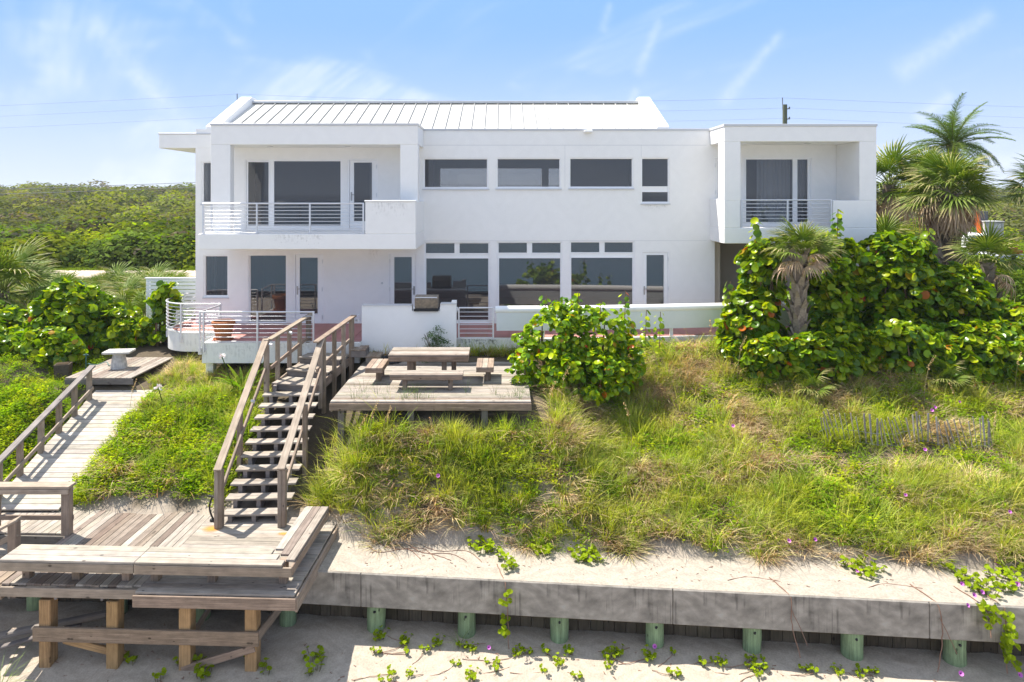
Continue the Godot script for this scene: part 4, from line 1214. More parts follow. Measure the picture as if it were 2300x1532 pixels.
# ---------------------------------------------------------------- small things
func small_things() -> void:
	var p := thing("flower_pot", "large empty terracotta pot on its saucer on the terrace", "flower pot", Vector3(-7.60, 0.016, -18.55))
	var m := MB.new()
	m.lathe([Vector2(0.0, 0.03), Vector2(0.19, 0.03), Vector2(0.265, 0.40), Vector2(0.295, 0.40), Vector2(0.305, 0.415), Vector2(0.305, 0.50), Vector2(0.29, 0.515), Vector2(0.262, 0.515), Vector2(0.25, 0.44)], 36)
	part(p, "body", m.mesh(), M.pot)
	m = MB.new()
	m.lathe([Vector2(0.0, 0.0), Vector2(0.25, 0.0), Vector2(0.27, 0.045), Vector2(0.255, 0.045), Vector2(0.24, 0.02), Vector2(0.0, 0.02)], 32)
	part(p, "saucer", m.mesh(), M.pot)
	m = MB.new()
	m.lathe([Vector2(0.262, 0.43), Vector2(0.1, 0.45), Vector2(0.0, 0.44)], 24)
	part(p, "soil", m.mesh(), M.soil)
	var t := thing("pedestal_table", "small white stone table on tapered round pedestal", "table", Vector3(-10.44, -0.75, -18.55))
	m = MB.new()
	m.lathe([Vector2(0.0, 0.0), Vector2(0.21, 0.0), Vector2(0.205, 0.03), Vector2(0.15, 0.40), Vector2(0.15, 0.41), Vector2(0.0, 0.41)], 28)
	part(t, "pedestal", m.mesh(), M.stone)
	m = MB.new()
	m.box(Vector3(0, 0.44, 0), Vector3(0.70, 0.06, 0.46), 0.012)
	part(t, "table_top", m.mesh(), M.stone, Vector3.ZERO, Basis(Vector3.UP, 0.12))
	var s := thing("planter", "dark rough stone planter at the edge of the garden platform", "planter", Vector3(-11.70, gy(-11.70, 18.15) - 0.02, -18.15), 0.3)
	m = MB.new()
	m.prism(PackedVector2Array([Vector2(-0.16, 0), Vector2(0.16, 0), Vector2(0.18, 0.46), Vector2(-0.18, 0.46)]), Vector3(0, 0, -0.16), Vector3(1, 0, 0), Vector3(0, 1, 0), 0.32)
	part(s, "body", m.mesh(), M.rough_pot)
	m = MB.new()
	m.box(Vector3(0, 0.465, 0), Vector3(0.28, 0.02, 0.25), 0.004)
	part(s, "soil", m.mesh(), M.soil)
	var h := thing("water_standpipe", "thin teal water pipe with hose beside the garden platform", "standpipe", Vector3(X(193, 18.8), -0.9, -18.8))
	m = MB.new()
	m.rod(Vector3(0, 0, 0), Vector3(0, 0.48, 0), 0.014)
	m.rod(Vector3(-0.07, 0.44, 0), Vector3(0.07, 0.44, 0), 0.012)
	var teal := mat(lin(0.06, 0.16, 0.15), 0.5, 0.4)
	part(h, "pipe", m.mesh(), teal)
	m = MB.new()
	var pts := PackedVector3Array(); var rad := PackedFloat32Array()
	for k in 24:
		pts.append(Vector3(0.05 + k * 0.04, 0.20 - 0.0 * k + 0.02 * sin(k * 0.7), 0.12 * sin(k * 0.45)))
		rad.append(0.011)
	m.tube(pts, rad, 6)
	part(h, "hose", m.mesh(), teal)
	var b := thing("black_bag", "crumpled black bag lying beside the box steps", "bag", Vector3(-2.98, -0.5, -18.1))
	m = MB.new()
	var f := nz2
	for i in 10:
		for j in 20:
			var q := []
			for w in [[i, j], [i + 1, j], [i + 1, j + 1], [i, j + 1]]:
				var a: float = PI * 0.5 * w[0] / 10.0; var c: float = TAU * (w[1] % 20) / 20.0
				var rr := 1.0 + 0.55 * f.get_noise_2d(w[0] * 14.0, (w[1] % 20) * 22.0)
				q.append(Vector3(0.27 * cos(c) * cos(a) * rr, 0.20 * sin(a) * rr, 0.2 * sin(c) * cos(a) * rr))
			m.quad(q[0], q[3], q[2], q[1])
	part(b, "bag", m.mesh(), M.dark)
	var r := thing("foot_tap", "curved rusty iron pipe standing at the foot of the stairs", "pipe", Vector3(X(479, 13.45), LD, -13.45))
	m = MB.new()
	pts = PackedVector3Array(); rad = PackedFloat32Array()
	for k in 12:
		var a := k / 11.0
		pts.append(Vector3(-0.07 * sin(a * 3.1), 0.03 + 0.46 * a, 0.02 * a)); rad.append(0.018)
	m.tube(pts, rad, 8)
	part(r, "pipe", m.mesh(), M.dark)
	m = MB.new()
	m.tube(PackedVector3Array([Vector3(0, 0, 0), Vector3(0, 0.035, 0)]), PackedFloat32Array([0.07, 0.06]), 14)
	part(r, "foot", m.mesh(), M.dark)
	m = MB.new()
	m.rod(Vector3(-0.10, 0.50, 0.02), Vector3(0.08, 0.47, 0.03), 0.016)
	part(r, "spout", m.mesh(), M.dark)
	# rust that ran off the pipe into the boards
	var grad := Gradient.new()
	grad.set_color(0, Color(1, 1, 1, 0.8)); grad.set_color(1, Color(1, 1, 1, 0.0))
	grad.add_point(0.35, Color(1, 1, 1, 0.62))
	var g := GradientTexture2D.new()
	g.gradient = grad; g.fill = GradientTexture2D.FILL_RADIAL; g.fill_from = Vector2(0.5, 0.5); g.fill_to = Vector2(0.98, 0.5); g.width = 64; g.height = 64
	var rm := mat(lin(0.62, 0.27, 0.05), 0.9, 0.2)
	rm.transparency = BaseMaterial3D.TRANSPARENCY_ALPHA
	rm.albedo_texture = g
	for q in [[X(474, 13.15), 13.12, 0.44, 0.34], [X(635, 12.95), 12.98, 0.3, 0.16], [X(545, 11.5), 12.4, 0.14, 0.07]]:
		m = MB.new()
		var y := LD + 0.006
		m.quad(Vector3(q[0] - q[2] / 2, y, -q[1] + q[3] / 2), Vector3(q[0] + q[2] / 2, y, -q[1] + q[3] / 2), Vector3(q[0] + q[2] / 2, y, -q[1] - q[3] / 2), Vector3(q[0] - q[2] / 2, y, -q[1] - q[3] / 2), Vector2(0, 1), Vector2(1, 1), Vector2(1, 0), Vector2(0, 0))
		part(get_node("lower_deck"), "rust_stain", m.mesh(), rm)
	var dw := thing("driftwood_plank", "broken grey driftwood plank lying in the shade under deck", "plank")
	stick(dw, "plank", Vector3(-8.75, -3.62, -11.65), Vector3(-6.95, -3.42, -12.0), 0.13, 0.09, M.grey_wood[1], 0.02)
	dw = thing("driftwood_plank", "thin weathered plank leaning low behind the corner post", "plank")
	stick(dw, "plank", Vector3(-8.9, -3.72, -11.3), Vector3(-7.35, -3.55, -11.9), 0.10, 0.05, M.grey_wood[0], 0.01)
	# sand fence, half buried
	var sf := thing("sand_fence", "leaning grey slat sand fence half buried in dune grass", "fence")
	for k in 37:
		var x := 7.05 + k * 0.097
		var d := 14.95 + 0.12 * sin(k * 0.35) - 0.25 * k / 37.0
		var y := gy(x, d) + 0.10
		var lean := 0.14 + 0.10 * sin(k * 0.5) + R(-0.06, 0.06)
		var len := R(0.52, 0.66)
		stick(sf, "slat", Vector3(x, y, -d), Vector3(x - lean * len * 1.2, y + len, -d - R(-0.03, 0.08)), 0.042, 0.012, M.fence_slat if k % 3 else M.grey_wood[1], 0.002)
	for y0 in [0.18, 0.42]:
		m = MB.new()
		pts = PackedVector3Array(); rad = PackedFloat32Array()
		for k in 38:
			var x := 7.0 + k * 0.097
			var d := 14.95 + 0.12 * sin(k * 0.35) - 0.25 * k / 37.0
			pts.append(Vector3(x - y0 * 0.2, gy(x, d) + y0 - 0.05, -d)); rad.append(0.004)
		m.tube(pts, rad, 4)
		part(sf, "wire", m.mesh(), M.wire)

# ---------------------------------------------------------------- far things
func far_things() -> void:
	var fn := thing("slat_screen", "white horizontal slat screen beside the rounded terrace corner", "fence")
	var x0 := X(328, 21.6)
	for k in 17:
		board_plain(fn, "slat", Vector3((x0 - 9.55) / 2, 1.25 - k * 0.118, -21.6), Vector3(-9.55 - x0, 0.095, 0.02), M.slat)
	slab(fn, "cap", x0 - 0.02, -9.53, 1.305, 1.335, 21.55, 21.68, M.slat, 0.004)
	for x in [x0 + 0.05, -10.4, -9.6]:
		slab(fn, "post", x - 0.045, x + 0.045, -0.8, 1.30, 21.615, 21.70, M.slat, 0.004)
	var poles := [[-17.38, 9.92, 10.66], [18.58, 9.94, 10.40]]
	for i in 2:
		var q = poles[i]
		var u := thing("utility_pole", ["wooden utility pole behind the house roof at its gabled end", "greenish utility pole rising behind the flat roofed balcony block"][i], "utility pole", Vector3(q[0], -0.6, -45))
		var m := MB.new()
		m.tube(PackedVector3Array([Vector3(0, 0, 0), Vector3(0, q[1] + 0.6, 0)]), PackedFloat32Array([0.19, 0.145]), 14)
		part(u, "shaft", m.mesh(), M.pole)
		m = MB.new()
		m.rod(Vector3(-0.13, q[1] + 0.2, 0), Vector3(-0.16, q[2] + 0.6, 0), 0.03)
		part(u, "pin", m.mesh(), M.wire)
		for y in [9.62, 8.95]:
			m = MB.new()
			m.rod(Vector3(0.1, y + 0.6, 0), Vector3(0.30, y + 0.68, 0), 0.03)
			m.tube(PackedVector3Array([Vector3(0.30, y + 0.62, 0), Vector3(0.30, y + 0.78, 0)]), PackedFloat32Array([0.05, 0.04]), 8)
			part(u, "insulator", m.mesh(), M.wire)
	var spans := [
		["topmost overhead wire of the pole line, just above roof ridge", [[-60, 8.9], [-17.5, 10.64], [18.45, 10.38], [62, 9.1]], 0.006, 0.35],
		["second overhead wire from the top of pole line", [[-60, 8.2], [-17.1, 9.95], [18.9, 9.72], [62, 8.3]], 0.005, 0.35],
		["third overhead wire from the top of pole line", [[-60, 7.4], [-17.1, 9.2], [18.9, 9.05], [62, 7.6]], 0.005, 0.35],
		["upper of two low cables crossing above the scrub", [[-60, 3.55], [-17.4, 4.92], [18.6, 4.7], [62, 3.4]], 0.017, 0.2],
		["lower of two low cables crossing above the scrub", [[-60, 3.25], [-17.4, 4.60], [18.6, 4.4], [62, 3.1]], 0.017, 0.2]]
	for s in spans:
		var m := MB.new()
		var pts := PackedVector3Array(); var rad := PackedFloat32Array()
		for k in 3:
			for j in 12:
				var a := j / 12.0
				pts.append(Vector3(lerpf(s[1][k][0], s[1][k + 1][0], a), lerpf(s[1][k][1], s[1][k + 1][1], a) - s[3] * 4.0 * a * (1.0 - a) * (1.0 if k == 1 else 0.4), -45.0)); rad.append(s[2])
		m.tube(pts, rad, 5)
		tag(part(self, "overhead_wire", m.mesh(), M.wire), s[0], "wire", "wires of the pole line")
	# work truck half hidden behind the palms
	var td := 32.0
	var tx := X(2222, td)
	var tr := thing("work_truck", "grey and white work truck with orange boom behind the palms", "truck", Vector3(tx, -0.55, -td), -0.12)
	var bx := func(called: String, c: Vector3, s: Vector3, mt: Material, ch := 0.02) -> MeshInstance3D:
		var m := MB.new()
		m.box(c, s, ch)
		return part(tr, called, m.mesh(), mt)
	bx.call("bucket", Vector3(0.02, 2.92, 0), Vector3(0.82, 0.66, 0.75), M.truck)
	bx.call("bucket_rim", Vector3(0.02, 3.27, 0), Vector3(0.88, 0.06, 0.81), M.truck)
	bx.call("dark_panel", Vector3(-0.45, 3.38, -0.45), Vector3(1.25, 0.72, 0.08), M.truck_dark)
	bx.call("roof_edge", Vector3(-0.95, 3.78, -0.40), Vector3(0.75, 0.05, 0.3), M.truck)
	bx.call("cab", Vector3(-0.72, 2.35, -0.2), Vector3(0.85, 0.75, 1.6), M.trim, 0.08)
	bx.call("cab_window", Vector3(-0.62, 2.48, 0.605), Vector3(0.50, 0.26, 0.02), M.dark, 0.004)
	bx.call("body", Vector3(0.4, 1.1, -1.6), Vector3(1.9, 1.1, 4.0), M.truck, 0.05)
	var m := MB.new()
	m.bar(Vector3(-0.45, 2.6, 0.1), Vector3(-0.55, 3.75, 0.0), 0.17, 0.17, 0.01)
	part(tr, "boom", m.mesh(), M.orange)
	m = MB.new()
	m.bar(Vector3(-0.52, 3.0, 0.05), Vector3(-0.98, 3.65, -0.1), 0.05, 0.05, 0.005)
	part(tr, "strut", m.mesh(), M.orange)
	for q in [[-0.3, 0.1], [1.1, 0.1], [-0.3, -3.0], [1.1, -3.0]]:
		m = MB.new()
		m.tube(PackedVector3Array([Vector3(q[0] - 0.12, 0.42, q[1]), Vector3(q[0] + 0.12, 0.42, q[1])]), PackedFloat32Array([0.42, 0.42]), 20)
		part(tr, "wheel", m.mesh(), M.dark)
	var tm := TextMesh.new()
	var sfnt := SystemFont.new()
	sfnt.font_names = PackedStringArray(["Droid Sans"])
	sfnt.font_weight = 700
	tm.font = sfnt
	tm.text = "886"
	tm.font_size = 16
	tm.pixel_size = 0.0145
	tm.depth = 0.012
	part(tr, "number", tm, M.trim, Vector3(0.10, 3.06, 0.385))
	var oc := thing("orange_equipment", "orange and white equipment half hidden in shrubs below the truck", "equipment", Vector3(X(2277, 29.0), 0, -29.0), 0.2)
	m = MB.new()
	m.box(Vector3(0, 1.55, 0), Vector3(0.56, 0.16, 0.4), 0.05)
	part(oc, "hood", m.mesh(), M.orange)
	m = MB.new()
	m.box(Vector3(-0.08, 1.68, 0), Vector3(0.3, 0.10, 0.3), 0.03)
	part(oc, "cover", m.mesh(), M.orange)
	m = MB.new()
	m.box(Vector3(0.08, 1.43, 0), Vector3(0.42, 0.06, 0.4), 0.02)
	part(oc, "lower_edge", m.mesh(), M.trim)
	m = MB.new()
	m.bar(Vector3(0, -0.6, 0), Vector3(0, 1.42, 0), 0.12, 0.12)
	part(oc, "stand", m.mesh(), M.dark)

func board_plain(parent: Node, called: String, at: Vector3, size: Vector3, mt: Material) -> void:
	var m := MB.new()
	m.box(Vector3(), size, 0.004)
	part(parent, called, m.mesh(), mt, at)

# ---------------------------------------------------------------- palms
func col(r: float, g: float, b: float, v := 0.18) -> Color:
	var k := R(1.0 - v, 1.0 + v)
	return Color(r * k * R(0.93, 1.07), g * k, b * k * R(0.9, 1.1))
# a fan leaf: stalk along +z, blade of narrow segments round its end, upper side +y
func fan_mesh(n: int, blade: float, stalk: float, droop: float, base: Color, tip: Color, ragged := 0.0) -> ArrayMesh:
	var m := MB.new()
	m.tint = base.lerp(Color(0.30, 0.28, 0.08), 0.3)
	m.tube(PackedVector3Array([Vector3(0, 0, 0), Vector3(0, 0.03 * stalk, stalk * 0.5), Vector3(0, 0, stalk)]), PackedFloat32Array([0.022, 0.015, 0.010]), 5, false)
	for i in n:
		var a := lerpf(-2.25, 2.25, (i + 0.5) / n) + R(-0.03, 0.03)
		var da := 2.25 / n * 1.02
		var L := blade * (0.72 + 0.28 * cos(a)) * R(0.88, 1.06) * (1.0 - ragged * R(0.0, 0.5))
		var dr := droop * R(0.7, 1.4)
		var at := func(t: float, side: float) -> Vector3:
			var w := 0.0
			if t < 0.42: w = da * side * t * L
			else: w = da * side * 0.42 * L * (1.0 - (t - 0.42) / 0.58)
			var dir := Vector3(sin(a), 0, cos(a)); var acr := Vector3(cos(a), 0, -sin(a))
			var fall := dr * L * (0.25 * t * t + 0.75 * pow(maxf(t - 0.3, 0.0), 2.0)) + 0.10 * L * t * t * absf(sin(a))
			return Vector3(0, 0, stalk) + dir * L * t * (1.0 - 0.22 * dr * t) + acr * w + Vector3.DOWN * fall + Vector3.UP * (0.025 * blade * (0.0 if side == 0.0 else -1.0) * minf(t * 2.0, 1.0) * (1.0 - t))
		var c0 := col(base.r, base.g, base.b, 0.15)
		var ts := [0.02, 0.3, 0.6, 0.82, 1.0]
		for k in 4:
			m.tint = c0.lerp(tip, smoothstep(0.45, 1.0, ts[k + 1]) * R(0.3, 1.0))
			for s in [-1.0, 1.0]:
				var p: Vector3 = at.call(ts[k], 0.0); var q: Vector3 = at.call(ts[k + 1], 0.0)
				var r1: Vector3 = at.call(ts[k + 1], s); var r0: Vector3 = at.call(ts[k], s)
				if s > 0: m.quad(p, q, r1, r0)
				else: m.quad(r0, r1, q, p)
	return m.mesh()
var fans := []
var dry_fans := []
var boot_mesh: ArrayMesh
func make_fans() -> void:
	for k in 4:
		fans.append(fan_mesh(26, 1.0, 0.75, 0.35 + 0.12 * k, Color(0.115, 0.175, 0.022), [Color(0.26, 0.28, 0.07), Color(0.46, 0.38, 0.18), Color(0.22, 0.28, 0.06), Color(0.50, 0.40, 0.22)][k]))
	for k in 2:
		dry_fans.append(fan_mesh(22, 0.92, 0.7, 0.9 + 0.3 * k, Color(0.50, 0.37, 0.24), Color(0.62, 0.48, 0.34), 0.5))
	var m := MB.new()
	m.tint = Color(1.35, 1.25, 1.15)
	var p := [Vector3(-0.06, 0, 0), Vector3(0.06, 0, 0), Vector3(0.035, 0.16, 0.05), Vector3(-0.035, 0.16, 0.05), Vector3(0.02, 0.25, 0.11), Vector3(-0.01, 0.27, 0.12)]
	m.quad(p[0], p[1], p[2], p[3]); m.quad(p[3], p[2], p[4], p[5])
	var o := Vector3(0, 0.0, -0.035)
	m.quad(p[1] + o, p[0] + o, p[3] + o, p[2] + o); m.quad(p[2] + o, p[3] + o, p[5], p[4])
	m.quad(p[1], p[1] + o, p[2] + o, p[2]); m.quad(p[0] + o, p[0], p[3], p[3] + o)
	boot_mesh = m.mesh()
func aim(az: float, el: float, roll := 0.0) -> Basis:      # +z towards the direction, +y upwards
	var z := Vector3(sin(az) * cos(el), sin(el), cos(az) * cos(el))
	var x := Vector3.UP.cross(z)
	x = Vector3(cos(az), 0, -sin(az)) if x.length() < 0.05 else x.normalized()
	return Basis(x, z.cross(x), z) * Basis(Vector3.BACK, roll)
func fan_palm(called: String, label: String, foot: Vector3, head: Vector3, thick: float, size: float, n_green: int, n_dry: int, boots: int, boot_size := 1.0, low := -0.5, dry_hi := -0.4, dry_lo := -1.25, group := "fan palms") -> Node3D:
	var t := thing(called, label, "palm tree", foot, 0.0, group)
	var h := head - foot
	var m := MB.new()
	var pts := PackedVector3Array(); var rad := PackedFloat32Array()
	for k in 9:
		var a := k / 8.0
		m.tint = Color(1, 1, 1)
		pts.append(h * a + Vector3(0.05 * sin(a * 5.0), 0, 0)); rad.append(thick * (1.0 - 0.12 * a) * R(0.94, 1.06))
	m.tint = Color(0.7, 0.68, 0.66)
	m.tube(pts, rad, 14)
	part(t, "trunk", m.mesh(), M.bark)
	var H := h.length()
	for k in boots:
		var a := (k + 0.5) / boots
		var an := k * 2.399
		var p := h * a + Vector3(0.05 * sin(a * 5.0), 0, 0) + Vector3(sin(an), 0, cos(an)) * thick * 0.82
		var b := aim(an, R(-0.1, 0.15), R(-0.25, 0.25)).scaled_local(Vector3.ONE * thick / 0.2 * R(1.0, 1.4) * boot_size)
		part(t, "boot", boot_mesh, M.bark, p - Vector3(0, 0.05, 0), b)
	for k in n_green:
		var a := float(k) / n_green
		var az := k * 2.399 + R(-0.3, 0.3)
		var el := lerpf(1.35, low, pow(a, 0.8)) + R(-0.12, 0.12)
		part(t, "frond", fans[k % 4], M.frond, h + Vector3(0, -0.12 * a, 0), aim(az, el, R(-0.5, 0.5)).scaled_local(Vector3.ONE * size * R(0.85, 1.1)))
	for k in n_dry:
		var az := k * 2.399 + R(-0.4, 0.4)
		var el := lerpf(dry_hi, dry_lo, pow((k + 0.5) / n_dry, 0.8)) + R(-0.15, 0.15)
		part(t, "dry_frond", dry_fans[k % 2], M.dry, h + Vector3(0, -0.2, 0), aim(az, el, R(-0.6, 0.6)).scaled_local(Vector3.ONE * size * R(0.75, 1.05)))
	return t
func feather_mesh(L: float, arch: float) -> ArrayMesh:
	var m := MB.new()
	var at := func(t: float) -> Vector3: return Vector3(0, 0.25 * L * t - arch * L * t * t, L * t * (1.0 - 0.18 * t))
	var pts := PackedVector3Array(); var rad := PackedFloat32Array()
	m.tint = Color(0.16, 0.17, 0.05)
	for k in 9:
		pts.append(at.call(k / 8.0)); rad.append(0.022 * (1.0 - 0.85 * k / 8.0))
	m.tube(pts, rad, 5, false)
	for k in 46:
		var t := 0.10 + 0.90 * k / 46.0
		var p: Vector3 = at.call(t)
		var dir: Vector3 = (at.call(minf(t + 0.02, 1.0)) - at.call(t - 0.02)).normalized()
		for s in [-1.0, 1.0]:
			m.tint = col(0.11, 0.17, 0.03, 0.25)
			var out := (Vector3(s, R(0.05, 0.45), 0) + dir * R(0.55, 0.9)).normalized()
			var l := 0.42 * L / 2.0 * (0.55 + 0.9 * sin(PI * clampf(t, 0.12, 0.97))) * R(0.85, 1.1) * 0.62
			var w := dir * 0.016
			var q := p + out * l * 0.55; var e := p + out * l + Vector3.DOWN * l * 0.25
			m.quad(p - w, p + w, q + w * 0.8, q - w * 0.8)
			m.tri(q - w * 0.8, q + w * 0.8, e)
	return m.mesh()

func trees() -> void:
	make_fans()
	var g := func(x: float, d: float) -> Vector3: return Vector3(x, gy(x, d) - 0.1, -d)
	fan_palm("cabbage_palm", "young cabbage palm with tan dead fronds standing before sea grape thicket", g.call(7.45, 17.5), Vector3(7.66, 2.42, -17.5), 0.175, 0.66, 20, 10, 46, 1.7, 0.3, 0.45, -0.3)
	fan_palm("cabbage_palm", "big cabbage palm with shaggy brown skirt and thick dark trunk", g.call(13.9, 21.0), Vector3(13.75, 4.0, -21.0), 0.26, 1.0, 40, 40, 96, 1.0, -0.25, -0.1, -1.15)
	fan_palm("cabbage_palm", "short yellowish cabbage palm with slim grey trunk beside the truck", g.call(14.25, 19.5), Vector3(13.85, 2.0, -19.5), 0.15, 0.78, 15, 6, 40, 1.5, 0.1, 0.0, -1.2)
	fan_palm("cabbage_palm", "dark cabbage palm squeezed against the house corner", g.call(15.3, 27.0), Vector3(15.3, 4.35, -27.0), 0.24, 1.15, 30, 22, 30, 1.0, -0.5)
	fan_palm("cabbage_palm", "cabbage palm behind the shaggy one, crown below the date palm", g.call(17.0, 26.5), Vector3(16.5, 4.6, -26.5), 0.24, 0.95, 30, 10, 30, 1.0, -0.5)
	fan_palm("cabbage_palm", "cabbage palm cut off by the picture edge behind the shrubs", g.call(22.3, 28.0), Vector3(22.2, 4.2, -28.0), 0.22, 1.1, 26, 6, 20, 1.0, -0.4)
	fan_palm("cabbage_palm", "stemless cabbage palm with silvery fronds beyond the garden platform", g.call(-16.6, 22.5), Vector3(-16.5, 0.75, -22.5), 0.25, 1.25, 30, 18, 10, 1.0, -0.35)
	fan_palm("cabbage_palm", "low cabbage palm in the shade beneath the shaggy crown", g.call(13.1, 23.5), Vector3(13.1, 2.0, -23.5), 0.2, 1.0, 20, 4, 10, 1.0, -0.3)
	var dp := thing("date_palm", "tall feathery date palm rising above the cabbage palms", "palm tree", g.call(19.75, 30.0))
	var h := Vector3(0, 6.15, -30.0) - Vector3(0, g.call(19.75, 30.0).y, -30.0)
	var m := MB.new()
	m.tint = Color(0.8, 0.75, 0.7)
	m.tube(PackedVector3Array([Vector3(), h * 0.5 + Vector3(0.06, 0, 0), h]), PackedFloat32Array([0.24, 0.2, 0.22]), 14)
	part(dp, "trunk", m.mesh(), M.bark)
	var fe := [feather_mesh(2.7, 0.28), feather_mesh(2.5, 0.42), feather_mesh(2.8, 0.6)]
	for k in 44:
		var a := k / 44.0
		part(dp, "frond", fe[k % 3], M.frond, h, aim(k * 2.399 + R(-0.2, 0.2), lerpf(1.35, -0.5, pow(a, 0.62)), R(-0.3, 0.3)).scaled_local(Vector3.ONE * R(0.85, 1.05)))
	# palmettos
	var proto := thing("saw_palmetto", "", "palmetto", Vector3.ZERO, 0.0, "saw palmettos")
	for k in 15:
		part(proto, "frond", fans[k % 4], M.frond, Vector3(R(-0.25, 0.25), 0.1, R(-0.25, 0.25)), aim(k * 2.399, R(0.25, 1.2), R(-0.5, 0.5)).scaled_local(Vector3.ONE * R(0.6, 0.9)))
	var first := true
	var spots := [[7.45, 16.55, 0.62, "pale saw palmetto at the foot of the young cabbage palm"], [10.9, 16.9, 0.6, "olive saw palmetto in the grass before the sea grape thicket"], [15.4, 18.6, 0.8, "saw palmetto below the short yellowish cabbage palm"], [16.8, 22.0, 1.0, "saw palmetto among shrubs under the truck"]]
	for k in 30:
		var d := R(24.0, 32.0)
		var px := R(70.0, 440.0)
		if d > 27.0 and (px > 385.0 or (px > 160.0 and px < 265.0)): px = R(265.0, 385.0)
		if k > 24: px = R(-20, 90.0)
		spots.append([X(px, d), d, R(0.9, 1.25), "saw palmetto in the thicket " + ("beside the silvery cabbage palm" if px < 130 else ("behind the sea grape hedge" if px < 290 else "behind the white slat screen"))])
	for q in spots:
		var at := Vector3(q[0], gy(q[0], q[1]), -q[1])
		if first:
			proto.position = at; proto.scale = Vector3.ONE * q[2]; proto.set_meta("label", q[3]); first = false
		else:
			var c := copy(proto, q[3], at, R(0, TAU), q[2])
			if q[3].begins_with("saw palmetto in"): c.set_meta("group", "saw palmettos in the roadside thicket")

# ---------------------------------------------------------------- sea grape
func round_leaf(cup: float, fold: float) -> ArrayMesh:
	var m := MB.new()
	var rim := []
	for k in 12:
		var a := TAU * k / 12.0
		var r := 1.0 + 0.05 * cos(a * 2.0 + 0.6)
		var x := sin(a) * r; var z := cos(a) * r
		if k == 6: z += 0.18
		rim.append(Vector3(x, fold * absf(x) + cup * (x * x + z * z), z))
	for k in 12:
		m.tint = Color(1.25, 1.18, 1.3) if k in [0, 11, 5, 6] else Color(1, 1, 1)
		var nr := func(p: Vector3) -> Vector3: return Vector3(-fold * signf(p.x) - 2.0 * cup * p.x, 1.0, -2.0 * cup * p.z).normalized()
		var a: Vector3 = rim[k]; var b: Vector3 = rim[(k + 1) % 12]
		m.smooth3(Vector3(), a, b, Vector3(-fold * signf(a.x + b.x), 1, 0).normalized(), nr.call(a), nr.call(b), m.tint, m.tint, m.tint)
	return m.mesh()
var leaves := []
var leaf_mats := []
var leaf_tone := 1.0
func leaf_colour(odd: float) -> Color:
	var q := rng.randf()
	if q < odd * 0.45: return col(0.42, 0.27, 0.02, 0.2)
	if q < odd * 0.8: return col(0.46, 0.13, 0.012, 0.2)
	if q < odd: return col(0.40, 0.05, 0.02, 0.2)
	if q < 0.24: return col(0.48, 0.58, 0.010, 0.2) * leaf_tone
	if q < 0.66: return col(0.26, 0.41, 0.010, 0.25) * leaf_tone
	return col(0.11, 0.23, 0.012, 0.25) * leaf_tone
func make_leaves() -> void:
	leaves = [round_leaf(0.10, 0.18), round_leaf(-0.14, 0.10), round_leaf(0.22, 0.05)]
	for k in 14:
		var m := leafy(Color(0.95, 0.95, 0.25), 0.30, 0.42)
		m.vertex_color_use_as_albedo = true
		m.albedo_color = leaf_colour(0.16 if k > 11 else 0.0).linear_to_srgb() if k < 12 else [col(0.42, 0.25, 0.02), col(0.46, 0.12, 0.012)][k - 12].linear_to_srgb()
		leaf_mats.append(m)
